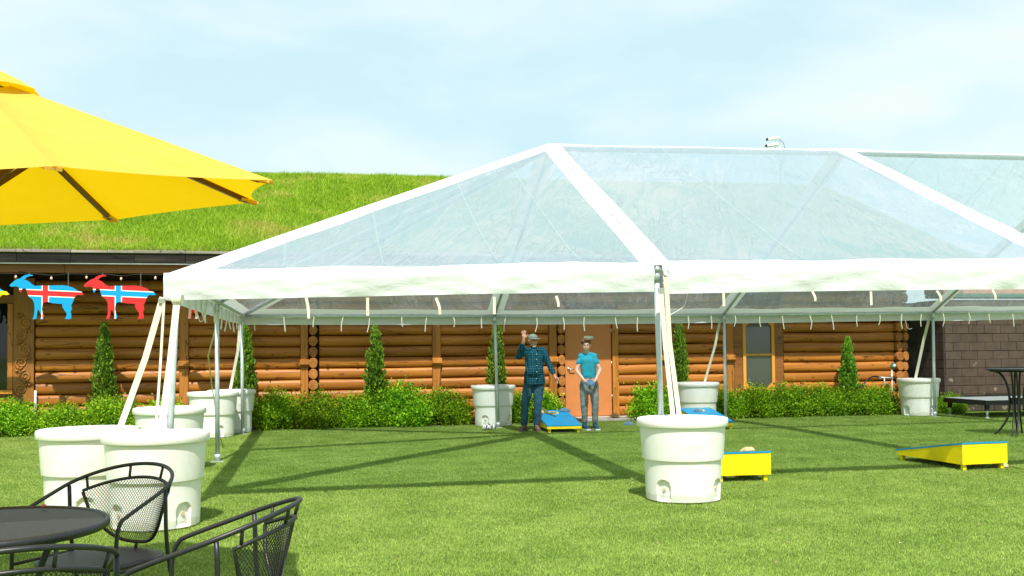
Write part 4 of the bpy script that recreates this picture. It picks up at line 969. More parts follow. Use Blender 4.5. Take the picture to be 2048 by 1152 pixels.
# ================================================================== security cameras, tap pipe, stage, bar table
e_ = empty('security_camera_pole', (12.85, 25.5, 6.0), 'thin pole with two white security cameras on the roof ridge', 'security camera')
MB().tube([(12.85, 25.5, 5.95), (12.85, 25.5, 7.36)], .025, 8).build('pole', 'steel', e_, True)
for z, dx in ((7.27, 0), (7.09, -.03)):
    MB().tube([(12.85, 25.5, z - .07), (12.70, 25.48, z - .07), (12.70, 25.48, z + .01)], .014, 8).build('bracket', 'white_plastic', e_, True)
    b = MB().box((12.46 + dx, 25.40, z), (12.80 + dx, 25.54, z + .075), .014)
    b.v = [(x, y, zz + (x - 12.46) * .16) for x, y, zz in b.v]
    b = b.build('camera_body', 'white_plastic', e_)
    MB().box((12.435 + dx, 25.42, z + .008), (12.462 + dx, 25.52, z + .068), .004).build('lens', 'black_plastic', b)
MB().tube(smooth_curve([(12.87, 25.5, 7.3), (12.97, 25.5, 7.2), (12.99, 25.5, 6.9), (12.88, 25.5, 6.5)], 5), .006, 5).build('cable', 'black_plastic', e_, True)
e_ = empty('tap_pipe', (12.35, 19.6, 0), 'metal tap pipe with black hose and small green timer by the log corner', 'tap')
MB().tube([(12.44, 19.62, 0), (12.44, 19.62, .95)], .016, 8).build('riser', 'galv', e_, True)
MB().tube([(12.46, 19.62, .76), (12.10, 19.60, .78)], .016, 8).build('crossbar', 'galv', e_, True)
MB().tube([(12.24, 19.6, .77), (12.24, 19.58, .58)], .013, 8).build('spout', 'galv', e_, True)
for u in (12.42, 12.14): MB().box((u - .025, 19.58, .745), (u + .025, 19.64, .80), .006).build('valve', 'steel', e_)
MB().tube(smooth_curve([(12.12, 19.6, .785), (11.98, 19.6, .80), (11.80, 19.55, .73), (11.66, 19.5, .58), (11.62, 19.5, .4)], 6), .018, 8).build('hose', 'black_plastic', e_, True)
t = MB().box((-.05, -.03, -.06), (.05, .03, .06), .012); t.v = [(12.47 + x * .9 + z * .45, 19.6 + y, 1.03 + z * .9 - x * .45) for x, y, z in t.v]
t = t.build('timer', 'greenmetal', e_); MB().tube([(12.47, 19.565, 1.04), (12.47, 19.555, 1.04)], .03, 12).build('dial', 'white_plastic', t)
MB().tube(smooth_curve([(12.5, 19.62, 1.08), (12.6, 19.66, 1.14), (12.72, 19.72, 1.13)], 5), .008, 6).build('cable', 'black_plastic', e_, True)

e_ = empty('stage_platform', (14.0, 17.9, 0), 'low black framed stage platform in front of the brown block wall', 'stage')
MB().box((13.02, 17.3, .345), (15.4, 18.6, .37), .004).build('deck', 'deck', e_)
f = MB(); f.box((13.0, 17.28, .27), (15.42, 17.318, .362)); f.box((13.0, 18.58, .27), (15.42, 18.62, .362)); f.box((13.0, 17.3185, .27), (13.04, 18.5795, .362)); f.box((15.38, 17.3185, .27), (15.42, 18.5795, .362)); f.build('frame', 'black_plastic', e_)
MB().box((13.55, 17.2765, .29), (13.62, 17.279, .33)).build('badge', 'white_plastic', e_)
for u, v in ((13.08, 17.36), (13.08, 18.52), (15.34, 17.36), (15.34, 18.52)):
    o = MB().tube([(u, v, .02), (u, v, .27)], .022, 10).build('leg', 'galv', e_, True); MB().lathe([(.045, 0), (.045, .012), (.02, .03)], 14, (u, v, .002)).build('foot', 'galv', o); MB().box((u - .035, v - .035, .16), (u + .035, v + .035, .268), .004).build('leg_socket', 'black_plastic', o)

bt = empty('bar_table', (11.05, 13.95, 0), 'tall round black bar table with curved legs at the right edge', 'table')
MB().lathe([(.43, 1.045), (.44, 1.05), (.44, 1.068), (.43, 1.073), (.0001, 1.073)], 48, (11.05, 13.95, 0), capt=False).build('top', 'blackmetal', bt)
for a in (45, 135, 225, 315):
    c, s = math.cos(R(a)), math.sin(R(a))
    for off in (-.035, .035):
        pts = [(.34, 1.04), (.22, .98), (.13, .80), (.10, .55), (.13, .30), (.24, .10), (.33, .005)]
        MB().tube(smooth_curve([(11.05 + c * r_ - s * off, 13.95 + s * r_ + c * off, z) for r_, z in pts], 5), .014, 8).build('leg', 'blackmetal', bt, True)
MB().lathe([(.085, .50), (.085, .60)], 20, (11.05, 13.95, 0)).build('hub', 'blackmetal', bt)
MB().lathe([(.38, 1.02), (.385, 1.03), (.38, 1.044)], 40, (11.05, 13.95, 0), capb=False, capt=False).build('apron_ring', 'blackmetal', bt)

# ================================================================== patio set and umbrella
TC = (-1.36, 4.5)
e_ = empty('patio_table', (TC[0], TC[1], 0), 'round black metal mesh patio table at the left edge', 'table')
def mat_mesh():
    t = NT('black_expanded_metal'); o = t.obj(); v = t.mapv(o, (90, 150, 1)); b = t.n('ShaderNodeTexVoronoi'); t.l(v, b.inputs['Vector']); b.inputs['Scale'].default_value = 1.0
    return t.done(t.bsdf(t.mix(t.math('LESS_THAN', b.outputs['Distance'], .38), l4(.018, .021, .023), l4(.004, .005, .005)), .5, t.bump(b.outputs['Distance'], .3, .003)))
M['meshtop'] = mat_mesh()
MB().lathe([(.462, .700), (.462, .716), (.0001, .716)], 72, (TC[0], TC[1], 0), capt=False).build('mesh_top', 'meshtop', e_)
m = MB(); n = 72; vs = []
for k in range(n):
    a = 2 * math.pi * k / n
    for q in range(8): b = 2 * math.pi * q / 8; r_ = .474 + .014 * math.cos(b); vs.append((TC[0] + r_ * math.cos(a), TC[1] + r_ * math.sin(a), .706 + .020 * math.sin(b)))
m.add(vs, [(k * 8 + q, ((k + 1) % n) * 8 + q, ((k + 1) % n) * 8 + (q + 1) % 8, k * 8 + (q + 1) % 8) for k in range(n) for q in range(8)]).build('rim', 'blackmetal', e_, True)
for a in (20, 110, 200, 290):
    c, s = math.cos(R(a)), math.sin(R(a)); MB().tube(smooth_curve([(TC[0] + c * r_, TC[1] + s * r_, z) for r_, z in ((.40, .69), (.26, .62), (.20, .40), (.30, .12), (.37, .005))], 5), .014, 8).build('leg', 'blackmetal', e_, True)
for z, r_ in ((.40, .20),): MB().tube([(TC[0] + r_ * math.cos(k * .3927), TC[1] + r_ * math.sin(k * .3927), z) for k in range(17)], .009, 6).build('stretcher_ring', 'blackmetal', e_, True)
o = MB().ball((-1.23, 4.90, .733), (.011, .010, .008), 8, 6).build('pink_petal', 'petal'); tag(o, 'tiny pink petal on the far rim of the patio table', 'petal')

def chair(loc, rz, label):
    e_ = empty('patio_chair', (0, 0, 0), label, 'chair', 'black mesh patio chairs')
    zr = lambda y: .665 + (y + .24) * (.855 - .665) / .53
    rail = []
    rail += [(-.315, -.29, .012), (-.315, -.29, .45), (-.315, -.285, .585), (-.313, -.262, .645), (-.312, -.22, zr(-.22))]
    for k in range(13):
        a = R(-90 + 15 * k); x, y = .31 * math.sin(a), -.01 + .30 * math.cos(a); rail.append((x, y, zr(y)))
    rail += [(.312, -.22, zr(-.22)), (.313, -.262, .645), (.315, -.285, .585), (.315, -.29, .45), (.315, -.29, .012)]
    MB().tube(smooth_curve(rail, 4), .0098, 8).build('rail_and_front_legs', 'blackmetal', e_, True)
    # back panel surface: s in [-1,1], t in [0,1]
    SP = 66
    def top(s): a = R(SP * s); x, y = .292 * math.sin(a), -.01 + .282 * math.cos(a); return Vector((x, y, zr(y) - .062))
    def surf(s, z):
        tp = top(s); z0 = .46; q = (z - z0) / (tp.z - z0); b = Vector((tp.x * .72, .02 + (tp.y - .02) * .70, z0)); return b.lerp(tp, q)
    zlow = lambda s: .465 + (top(s).z - .465) * (1 - max(0, 1 - abs(s) ** 2.6) ** .55) * .98
    outl = [surf(-1 + 2 * k / 30, top(-1 + 2 * k / 30).z) for k in range(31)] + [surf(1 - 2 * k / 30, zlow(1 - 2 * k / 30)) for k in range(1, 31)]
    MB().tube(outl, .0085, 7).build('back_frame', 'blackmetal', e_, True)
    ms = MB(); pit = .0125
    for sgn in (-1, 1):
        for k in range(-70, 120):
            run = []; runs = []
            for j in range(0, 70):
                z = .455 + j * .0062; s = (k * pit + sgn * (z - .455) * .62 - (0 if sgn > 0 else -.27) - .13) / .27
                ok = -1 < s < 1 and zlow(s) < z < top(s).z
                if ok: run.append(surf(s, z))
                else:
                    if len(run) > 2: runs.append(run)
                    run = []
            if len(run) > 2: runs.append(run)
            for r_ in runs:
                q = r_[::3] + ([r_[-1]] if (len(r_) - 1) % 3 else [])
                if len(q) > 1: ms.tube(q, .0015, 3, cap=False)
    o = ms.build('back_mesh', 'blackmetal', e_); o['kind'] = 'stuff'
    for s in (-.92, -.3, .3, .92):
        a = R(SP * s); x, y = .31 * math.sin(a), -.01 + .30 * math.cos(a); MB().tube([top(s), (x, y, zr(y))], .007, 6).build('strut', 'blackmetal', e_, True)
    # rear legs
    for sx in (-1, 1):
        a = R(78 * sx); x, y = .31 * math.sin(a), -.01 + .30 * math.cos(a)
        MB().tube(smooth_curve([(x, y, zr(y) - .01), (x, y + .02, .45), (x * 1.03, y + .12, .012)], 5), .0098, 8).build('rear_leg', 'blackmetal', e_, True)
        MB().tube([(x, y + .02, .425), (sx * .315, -.29, .425)], .008, 6).build('seat_rail', 'blackmetal', e_, True)
    st = MB(); n = 40; pts = []
    for k in range(n):
        a = 2 * math.pi * k / n; r_ = 1 / (abs(math.cos(a)) ** 3.2 + abs(math.sin(a)) ** 3.2) ** (1 / 3.2); pts.append((.255 * r_ * math.cos(a), -.05 + .245 * r_ * math.sin(a)))
    st.add([(x, y, .432) for x, y in pts] + [(x, y, .418) for x, y in pts] + [(x * .96, y * .96 - .002, .438) for x, y in pts], [(k, (k + 1) % n, n + (k + 1) % n, n + k) for k in range(n)] + [(k, (k + 1) % n, 2 * n + (k + 1) % n, 2 * n + k) for k in range(n)] + [tuple(2 * n + k for k in range(n)), tuple(n + k for k in range(n - 1, -1, -1))])
    st.build('seat', 'meshtop', e_)
    MB().tube([(x, y, .424) for x, y in pts] + [(pts[0][0], pts[0][1], .424)], .011, 7).build('seat_frame', 'blackmetal', e_, True)
    MB().tube([(0, .19, .43), (0, .20, .475)], .008, 6).build('back_support', 'blackmetal', e_, True)
    e_.location = loc; e_.rotation_euler = (0, 0, rz); return e_
c1 = chair((-1.01, 5.21, 0), R(-32), 'black mesh chair behind the patio table, its back in full view')
c2 = copy_tree(c1); c2.location = (-.35, 3.95, 0); c2.rotation_euler = (0, 0, R(-99)); tag(c2, 'black mesh chair seen from the side, facing the table')
c3 = copy_tree(c1); c3.location = (-.95, 3.42, 0); c3.rotation_euler = (0, 0, R(-162)); tag(c3, 'black mesh chair at the bottom edge with its back to us')

UC = Vector((-1.62, 4.98, 0)); UR, UZ, UH = 1.49, 2.124, 2.775; UPH = -1.063; TX, TY = .082, .072
e_ = empty('patio_umbrella', UC, 'large yellow canvas patio umbrella with brown wooden ribs', 'umbrella')
def upt(a, r_, z_off=0): 
    x, y = r_ * math.cos(a), r_ * math.sin(a); t = r_ / UR; return UC + Vector((x, y, UH + (UZ - UH) * t + (TX * x + TY * y) * 1.0 + z_off))
m = MB(); nr = 14; na = 12; vs = []
for k in range(8 * na):
    seg = k // na; f = (k % na) / na; a0 = UPH + seg * math.pi / 4; 
    pa, pb = Vector((math.cos(a0), math.sin(a0))), Vector((math.cos(a0 + math.pi / 4), math.sin(a0 + math.pi / 4))); d = pa.lerp(pb, f); an = math.atan2(d.y, d.x); ln = d.length
    for j in range(nr + 1):
        t = .16 + .84 * j / nr; sg = 4 * f * (1 - f); r_ = UR * t * ln * (1 - .045 * sg * t ** 5); vs.append(upt(an, r_, (UZ - UH) * (t - r_ / UR) - .035 * sg * math.sin(math.pi * min(1, t)) ))
nk = 8 * na
m.add(vs, [(k * (nr + 1) + j, ((k + 1) % nk) * (nr + 1) + j, ((k + 1) % nk) * (nr + 1) + j + 1, k * (nr + 1) + j + 1) for k in range(nk) for j in range(nr)])
can = m.build('canopy', 'umb', e_); auto_smooth(can, 6)
m = MB(); vs = []; nj = 5
for k in range(8 * 4):
    seg = k // 4; f = (k % 4) / 4; a0 = UPH + seg * math.pi / 4; pa, pb = Vector((math.cos(a0), math.sin(a0))), Vector((math.cos(a0 + math.pi / 4), math.sin(a0 + math.pi / 4))); d = pa.lerp(pb, f)
    for j in range(nj + 1):
        t = j / nj; r_ = .36 * t * d.length * (1 - .06 * 4 * f * (1 - f)); vs.append(UC + Vector((d.x / d.length * r_, d.y / d.length * r_, UH + .055 - .135 * t - .05 * t * t + TX * d.x * r_ + TY * d.y * r_ + (.02 * 4 * f * (1 - f)) * t)))
m.add(vs, [(k * (nj + 1) + j, ((k + 1) % 32) * (nj + 1) + j, ((k + 1) % 32) * (nj + 1) + j + 1, k * (nj + 1) + j + 1) for k in range(32) for j in range(nj)])
v_ = m.build('vent_cap', 'umb', e_); auto_smooth(v_, 12)
for seg in range(8):
    a = UPH + seg * math.pi / 4; A, Bp = upt(a, .12, -.03), upt(a, UR * .955, -.022)
    rb = MB().strap([A, A.lerp(Bp, .5), Bp], Vector((-math.sin(a), math.cos(a), 0)), .022, .026).build('rib', 'brownwood', e_)
    C1, C2 = upt(a, UR * .93, -.03), upt(a, UR * .995, -.012)
    MB().strap([C1, C2], Vector((-math.sin(a), math.cos(a), 0)), .055, .014).build('rib_pocket', 'umb', rb)
    mid = upt(a, UR * .36, -.04); MB().strap([UC + Vector((.04 * math.cos(a), .04 * math.sin(a), 2.15)), mid], Vector((-math.sin(a), math.cos(a), 0)), .022, .028).build('strut', 'brownwood', rb)
MB().tube([UC, UC + Vector((0, 0, UH + .09))], .024, 14).build('pole', 'brownwood', e_, True)
MB().lathe([(.06, 2.11), (.06, 2.19)], 16, UC).build('hub', 'brownwood', e_)
MB().lathe([(.26, 0.002), (.27, .03), (.24, .06), (.05, .085), (.035, .3)], 32, UC).build('base', 'blackmetal', e_)
# ================================================================== people and animals: overlapping tapered limbs fused into one surface
def capsule(mb, p0, r0, p1, r1, n=14, sq=None):
    p0, p1 = Vector(p0), Vector(p1); d = (p1 - p0); L_ = d.length; ax = d.normalized(); up = Vector((0, 1, 0)) if abs(ax.y) < .9 else Vector((1, 0, 0)); nx = ax.cross(up).normalized(); ny = ax.cross(nx)
    rings = []
    for k in range(1, 5): a = R(-90 + 22.5 * k); rings.append((r0 * math.sin(a), r0 * math.cos(a)))
    for k in range(0, 4): a = R(22.5 * k); rings.append((L_ + r1 * math.sin(a), r1 * math.cos(a)))
    vs = [p0 - ax * r0]
    for t, r_ in rings:
        for k in range(n): a = 2 * math.pi * k / n; vs.append(p0 + ax * t + nx * math.cos(a) * r_ + ny * math.sin(a) * r_)
    vs.append(p1 + ax * r1); m = len(rings); fs = []
    for k in range(n):
        fs.append((0, 1 + (k + 1) % n, 1 + k)); fs.append((len(vs) - 1, 1 + (m - 1) * n + k, 1 + (m - 1) * n + (k + 1) % n))
        for i in range(m - 1): fs.append((1 + i * n + k, 1 + i * n + (k + 1) % n, 1 + (i + 1) * n + (k + 1) % n, 1 + (i + 1) * n + k))
    mb.add(vs, fs)
def fuse(name, prims, mat, parent, voxel=.009, smooth=3, cut=None, fold=0.0, fz=1.0):
    m = MB()
    for p in prims:
        if p[0] == 'c': capsule(m, *p[1:])
        elif p[0] == 'e': m.ball(p[1], p[2], 18, 12)
        elif p[0] == 'chain':
            for (a, ra), (b, rb_) in zip(p[1][:-1], p[1][1:]): capsule(m, a, ra, b, rb_)
    me = m.mesh(name); o = bpy.data.objects.new(name, me); col.objects.link(o)
    md = o.modifiers.new('r', 'REMESH'); md.mode = 'VOXEL'; md.voxel_size = voxel; md.use_smooth_shade = True
    ms = o.modifiers.new('s', 'SMOOTH'); ms.factor = .5; ms.iterations = smooth
    dg = bpy.context.evaluated_depsgraph_get(); me2 = bpy.data.meshes.new_from_object(o.evaluated_get(dg)); me2.name = name
    bpy.data.objects.remove(o); bpy.data.meshes.remove(me)
    if fold:
        nrm = [v.normal.copy() for v in me2.vertices]
        for v, n_ in zip(me2.vertices, nrm):
            x, y, z = v.co; a = math.sin(z * 38 * fz + 9 * x + 2.2 * math.sin(x * 23 + y * 11)) * .5 + math.sin(z * 19 * fz - 16 * x + 2 * math.sin(y * 17)) * .6 + .5 * math.sin(x * 55 + z * 13 + 3 * math.sin(z * 9))
            v.co = v.co + n_ * a * fold
    if cut:                                     # open hem: drop everything beyond a plane
        bm = bmesh.new(); bm.from_mesh(me2)
        for co, no in cut: bmesh.ops.bisect_plane(bm, geom=bm.verts[:] + bm.edges[:] + bm.faces[:], plane_co=co, plane_no=no, clear_outer=True)
        bm.to_mesh(me2); bm.free()
    me2.shade_smooth(); return link(name, me2, mat, parent, (0, 0, 0), True)
def hand(wrist, palm, dirn, side, spread=.0, curl=.3, k=1.0, norm=(0, -1, 0)):
    """palm centre, finger direction, thumb side vector; returns fused primitives"""
    wrist, palm, d, s, nn = Vector(wrist), Vector(palm), Vector(dirn).normalized(), Vector(side).normalized(), Vector(norm).normalized(); pr = [('c', wrist, .024 * k, palm, .027 * k)]
    for q, (off, ln) in enumerate(((.028, .070), (.010, .080), (-.009, .075), (-.027, .058))):
        b = palm + d * .028 * k + s * off * k; m1 = b + (d + s * spread * off * 12) * ln * .5 * k + nn * ln * curl * .25 * k; t = m1 + (d * (1 - curl) + nn * curl + s * spread * off * 12) * ln * .5 * k
        pr.append(('chain', [(palm + s * off * k * .8, .013 * k), (b, .0105 * k), (m1, .0095 * k), (t, .008 * k)]))
    b = palm + s * .03 * k - d * .012 * k; m1 = b + (s * .7 + d * .5).normalized() * .035 * k; pr.append(('chain', [(palm - d * .01 * k, .016 * k), (b, .014 * k), (m1, .0115 * k), (m1 + (s * .35 + d + nn * .3).normalized() * .03 * k, .009 * k)]))
    return pr
def head_prims(c, fwd, k=1.0):
    c, f = Vector(c), Vector(fwd).normalized(); sd = f.cross(Vector((0, 0, 1))).normalized()
    pr = [('e', c + Vector((0, 0, .025)) * k - f * .012 * k, (.078 * k, .092 * k, .098 * k)), ('e', c + f * .022 * k - Vector((0, 0, .045)) * k, (.058 * k, .062 * k, .072 * k)), ('c', c + f * .045 * k - Vector((0, 0, .09)) * k, .024 * k, c + f * .05 * k - Vector((0, 0, .085)) * k, .022 * k)]
    pr += [('chain', [(c + f * .082 * k + Vector((0, 0, .015)) * k, .009 * k), (c + f * .104 * k - Vector((0, 0, .018)) * k, .013 * k)])]
    for s in (-1, 1): pr.append(('e', c + sd * s * .079 * k - f * .005 * k - Vector((0, 0, .005)) * k, (.012 * k, .018 * k, .03 * k))); pr.append(('e', c + sd * s * .035 * k + f * .06 * k - Vector((0, 0, .03)) * k, (.026 * k, .024 * k, .02 * k)))
    return pr
def face_bits(c, fwd, parent, k=1.0, smile=True):
    c, f = Vector(c), Vector(fwd).normalized(); sd = f.cross(Vector((0, 0, 1))).normalized()
    for s in (-1, 1):
        MB().ball(c + sd * s * .032 * k + f * .077 * k + Vector((0, 0, .008)) * k, (.009 * k, .008 * k, .005 * k), 8, 6).build('eye', 'eye', parent, True)
        MB().tube([c + sd * s * .014 * k + f * .088 * k + Vector((0, 0, .028)) * k, c + sd * s * .05 * k + f * .074 * k + Vector((0, 0, .031)) * k], .003 * k, 5).build('eyebrow', 'hairbrown' if smile else 'hairgrey', parent, True)
    mp_ = [c + sd * t * .028 * k + f * (.085 - .012 * t * t) * k - Vector((0, 0, (.058 - .008 * t * t))) * k for t in (-1, -.5, 0, .5, 1)]
    MB().tube(mp_, [.003, .007, .008, .007, .003], 6).build('mouth', 'lips', parent, True)
    if smile: MB().tube([p + f * .005 * k + Vector((0, 0, .001)) for p in mp_[1:4]], .004 * k, 5).build('teeth', 'teeth', parent, True)

def person(loc, label):
    e_ = empty('person', (0, 0, 0), label, 'person'); return e_
# ---- man in plaid shirt, right arm raised
mn = person(None, 'older man in a teal plaid shirt, jeans and cap, one arm raised')
hc, hf = (-.015, -.03, 1.595), Vector((.45, -.9, .05))
shL, shR = (-.165, 0, 1.43), (.155, 0, 1.42)
elL, wrL = (-.275, -.14, 1.33), (-.185, -.21, 1.60); elR, wrR = (.265, -.02, 1.175), (.355, -.10, .985)
body = [('c', (0, .0, 1.0), .135, (-.005, 0, 1.30), .145), ('c', (-.10, 0, 1.40), .06, (.10, 0, 1.40), .06), ('c', (-.01, 0, 1.42), .055, (-.012, -.015, 1.55), .052)]
body += head_prims(hc, hf) + [('chain', [(shL, .055), (elL, .042), (wrL, .028)]), ('chain', [(shR, .055), (elR, .042), (wrR, .028)])]
body += [('chain', [((-.08, 0, .93), .08), ((-.165, -.03, .48), .055), ((-.185, .02, .10), .042)]), ('chain', [((.075, 0, .93), .08), ((.055, -.06, .48), .055), ((.035, -.03, .10), .042)])]
body += hand(wrL, (-.18, -.215, 1.675), (-.05, .0, 1), (.9, -.3, 0), .5, .15, 1.08, (.3, -1, 0)) + hand(wrR, (.382, -.12, .925), (.25, -.1, -1), (.5, -.8, .2), .3, .35, 1.05, (-.7, -.4, 0))
fuse('body', body, 'skin', mn, .0075, 2)
shirt = [('c', (0, .0, .99), .165, (0, 0, 1.16), .165), ('c', (0, 0, 1.16), .168, (-.005, 0, 1.32), .155), ('c', (-.115, 0, 1.415), .068, (.105, 0, 1.41), .068), ('e', (0, -.05, 1.06), (.165, .15, .16)), ('c', (-.012, 0, 1.42), .07, (-.012, -.005, 1.475), .066), ('c', (-.03, 0, .85), .158, (-.03, 0, 1.0), .155), ('c', (.035, 0, .85), .158, (.03, 0, 1.0), .155),
         ('chain', [(shL, .073), (elL, .060), ((-.212, -.193, 1.52), .047)]), ('chain', [(shR, .073), (elR, .057), ((.34, -.088, 1.02), .043)])]
fuse('shirt', shirt, 'plaid', mn, .011, 3, [((0, 0, .825), (.06, 0, -1))], .005, 1.0)
MB().tube([(.055, -.172, .88), (.045, -.205, 1.05), (.03, -.185, 1.25), (.02, -.12, 1.43)], .006, 5).build('button_placket', 'plaid', mn, True)
for z, y in ((.93, -.186), (1.05, -.212), (1.16, -.206), (1.27, -.186), (1.36, -.155)): MB().ball((.04, y, z), (.008, .004, .008), 8, 5).build('button', 'sole', mn)
for s, a in ((-1, (-.06, -.075, 1.485)), (1, (.05, -.08, 1.48))): MB().strap([a, (a[0] + s * .022, a[1] - .03, a[2] - .05)], (1, .4 * s, 0), .04, .008).build('collar', 'plaid', mn)
jeans = [('c', (-.055, 0, .92), .112, (.055, 0, .92), .112), ('chain', [((-.085, 0, .86), .102), ((-.14, -.02, .64), .088), ((-.168, -.03, .48), .074), ((-.188, .015, .13), .064)]), ('chain', [((.080, 0, .86), .102), ((.066, -.03, .64), .088), ((.057, -.06, .48), .076), ((.036, -.028, .13), .066)])]
fuse('jeans', jeans, 'jeans', mn, .011, 3, [((0, 0, .075), (0, 0, -1))], .0035, 1.7)
for c, fx in (((-.195, .0, 0), (-.35, -.94)), ((.035, -.05, 0), (.18, -.98))):
    f = Vector((fx[0], fx[1], 0)).normalized(); c = Vector(c); mk = [('c', c + Vector((0, 0, .055)), .045, c + f * .14 + Vector((0, 0, .042)), .038), ('c', c - f * .05 + Vector((0, 0, .05)), .042, c + Vector((0, 0, .09)), .046), ('c', c + f * .09 + Vector((0, 0, .04)), .045, c + f * .15 + Vector((0, 0, .036)), .036)]
    sh_ = fuse('shoe', mk, 'shoebrown', mn, .008, 2, [((0, 0, .012), (0, 0, -1))])
    MB().strap([c - f * .09 + Vector((0, 0, .012)), c + Vector((0, 0, .012)), c + f * .19 + Vector((0, 0, .012))], f.cross(Vector((0, 0, 1))), .085, .022).build('sole', 'solebrown', sh_)
face_bits(hc, hf, mn, 1.0, False)
H = Vector(hc); fuse('cap', [('e', H + Vector((-.006, .012, .062)), (.09, .10, .068))], 'cap', mn, .008, 2, [(tuple(H + Vector((0, 0, .045))), (0, .12, -1))])
sdv = hf.normalized().cross(Vector((0, 0, 1))).normalized(); fh = Vector((hf.x, hf.y, 0)).normalized(); vs = []
for i in range(9):
    a = R(-68 + 17 * i); d = fh * math.cos(a) + sdv * math.sin(a)
    for q in (.075, .12, .155): qq = q if q < .08 else .08 + (q - .08) * max(0, math.cos(a)) ** .6; vs.append(H + d * qq + Vector((0, .0, .052 - (qq - .075) * .22)))
mb_ = MB().add(vs + [v - Vector((0, 0, .006)) for v in vs], [(i * 3 + j, i * 3 + 3 + j, i * 3 + 4 + j, i * 3 + 1 + j) for i in range(8) for j in range(2)] + [(27 + i * 3 + j, 27 + i * 3 + 1 + j, 27 + i * 3 + 4 + j, 27 + i * 3 + 3 + j) for i in range(8) for j in range(2)]); mb_.build('cap_brim', 'cap', mn, True)
fuse('hair', [('e', H + Vector((0, .035, -.01)), (.082, .075, .07))], 'hairgrey', mn, .008, 2)
fuse('beard', [('e', H + fh * .040 - Vector((0, 0, .098)), (.040, .040, .026))], 'hairgrey', mn, .007, 2)
mn.location = (3.82, 17.12, .012); mn.rotation_euler = (0, 0, -TH)
# ---- boy in turquoise T-shirt holding a bean bag
by = person(None, 'young person in a turquoise T-shirt and grey track pants holding a bean bag')
hc, hf = (-.048, -.045, 1.510), Vector((-.06, -1, -.12)); shL, shR = (-.13, 0, 1.295), (.09, 0, 1.295)
elL, wrL = (-.225, -.04, 1.06), (-.105, -.20, .895); elR, wrR = (.20, -.04, 1.075), (.105, -.20, .90)
body = [('c', (-.01, 0, 1.0), .095, (-.02, 0, 1.22), .10), ('c', (-.11, 0, 1.29), .05, (.07, 0, 1.29), .05), ('c', (-.025, 0, 1.30), .05, (-.045, -.02, 1.46), .048)] + head_prims(hc, hf, .97)
body += [('chain', [(shL, .040), (elL, .034), (wrL, .024)]), ('chain', [(shR, .040), (elR, .034), (wrR, .024)]), ('chain', [((-.075, 0, .88), .075), ((-.092, -.04, .47), .052), ((-.085, .02, .09), .038)]), ('chain', [((.07, 0, .88), .075), ((.10, -.04, .47), .052), ((.10, .01, .09), .038)])]
body += hand(wrL, (-.065, -.232, .862), (.75, -.15, -.35), (.3, -.3, .9), .25, .3, .98, (0, -.4, -.9)) + hand(wrR, (.070, -.232, .865), (-.75, -.15, -.35), (-.3, -.3, .9), .25, .3, .98, (0, -.4, -.9))
fuse('body', body, 'skin2', by, .0075, 2)
shirt = [('c', (-.035, 0, .96), .108, (-.045, 0, 1.22), .112), ('c', (.03, 0, .96), .108, (.015, 0, 1.22), .112), ('c', (-.12, 0, 1.305), .058, (.08, 0, 1.305), .058), ('c', (-.03, 0, 1.31), .062, (-.035, -.005, 1.352), .055), ('c', (-.128, 0, 1.293), .052, (-.184, -.02, 1.20), .047), ('c', (.088, 0, 1.293), .052, (.148, -.02, 1.205), .047), ('c', (-.03, 0, 1.36), .045, (-.15, 0, 1.315), .05), ('c', (-.03, 0, 1.36), .045, (.11, 0, 1.315), .05)]
fuse('tshirt', shirt, 'teal', by, .010, 3, [((0, 0, .935), (0, 0, -1))], .0035, 1.1)
pants = [('c', (-.05, 0, .92), .098, (.05, 0, .92), .098), ('c', (-.055, .0, .84), .102, (.055, 0, .84), .102), ('chain', [((-.078, 0, .80), .094), ((-.088, -.02, .63), .080), ((-.092, -.04, .47), .068), ((-.085, .015, .16), .052), ((-.085, .02, .13), .044)]), ('chain', [((.078, 0, .80), .094), ((.09, -.02, .63), .080), ((.10, -.04, .47), .068), ((.10, .005, .16), .052), ((.10, .01, .13), .044)])]
fuse('track_pants', pants, 'greypants', by, .010, 3, None, .0038, 1.6)
for c, fx in (((-.085, -.01, 0), (.35, -.94)), ((.10, -.02, 0), (.22, -.97))):
    f = Vector((fx[0], fx[1], 0)).normalized(); c = Vector(c)
    sh_ = fuse('shoe', [('c', c + Vector((0, 0, .055)), .042, c + f * .13 + Vector((0, 0, .040)), .034), ('c', c + Vector((0, .02, .06)), .044, c + Vector((0, .02, .13)), .042)], 'shoenavy', by, .008, 2, [((0, 0, .012), (0, 0, -1))])
    MB().strap([c - f * .055 + Vector((0, 0, .014)), c + f * .05 + Vector((0, 0, .014)), c + f * .17 + Vector((0, 0, .016))], f.cross(Vector((0, 0, 1))), .082, .026).build('sole', 'sole', sh_)
face_bits(hc, hf, by, .97, True)
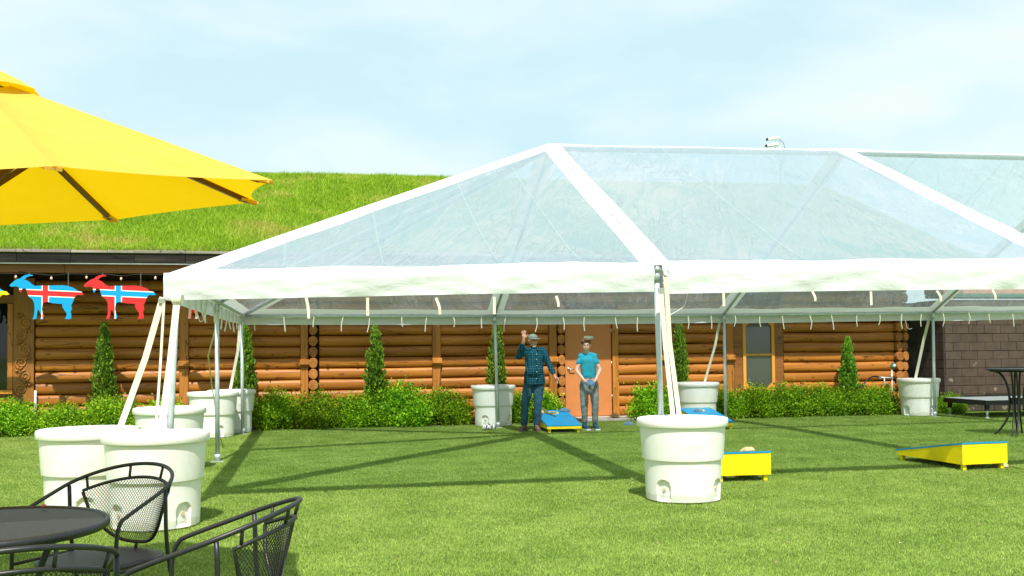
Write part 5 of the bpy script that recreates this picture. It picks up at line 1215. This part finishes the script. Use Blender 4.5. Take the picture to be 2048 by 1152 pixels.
H = Vector(hc); fuse('hair', [('e', H + Vector((0, .022, .055)), (.088, .10, .078)), ('e', H + Vector((-.06, -.035, .065)), (.04, .045, .045)), ('e', H + Vector((.02, -.06, .092)), (.06, .035, .028)), ('e', H + Vector((.055, -.02, .06)), (.036, .05, .045))], 'hairbrown', by, .007, 2, [(tuple(H + Vector((0, 0, -.012))), (0, -.55, -1))])
gls = MB(); f = hf.normalized(); sdv = f.cross(Vector((0, 0, 1))).normalized(); upv = sdv.cross(f)
for s in (-1, 1):
    cc = H + sdv * s * .033 + f * .094 + Vector((0, 0, .006)); gls.tube([cc + sdv * .026 * math.cos(a * .5236) + upv * .019 * math.sin(a * .5236) for a in range(13)], .0016, 5, cap=False); gls.tube([cc + sdv * s * .026, H + sdv * s * .08 - f * .0 + Vector((0, 0, .012))], .0026, 5)
gls.tube([H - sdv * .008 + f * .097 + Vector((0, 0, .009)), H + sdv * .008 + f * .097 + Vector((0, 0, .009))], .0026, 5); gls.build('glasses', 'black_plastic', by)
by.location = (4.80, 17.02, .012); by.rotation_euler = (0, 0, -TH)
hb = bag((0, 0, 0), 'grey blue bean bag held in both hands by the young person', 'bluebag', 0, .2, 1.05)
p = Matrix.Rotation(-TH, 3, 'Z') @ Vector((.003, -.272, .835)); hb.location = Vector(by.location) + p; hb.rotation_euler = (.45, 0, -TH)


# ================================================================== small litter on the turf
m = MB(); fr = np.random.RandomState(12)
for i in range(150):
    u, v = -1 + 11 * fr.rand(), 6 + 12.5 * fr.rand(); a = fr.rand() * 6.28; l_ = .010 + .014 * fr.rand(); c, s_ = math.cos(a) * l_, math.sin(a) * l_; z = .022
    m.add([(u - c, v - s_, z), (u + s_ * .5, v - c * .5, z + .004), (u + c, v + s_, z + .002), (u - s_ * .5, v + c * .5, z + .005)], [(0, 1, 2, 3)])
M['litter'] = leafmat('dry_leaf_litter', l4(.30, .16, .08), l4(.50, .32, .20), l4(.62, .50, .36), .2)
tag(m.build('leaf_litter', 'litter'), 'scattered dry petals and leaf bits on the turf', 'litter', kind='stuff')
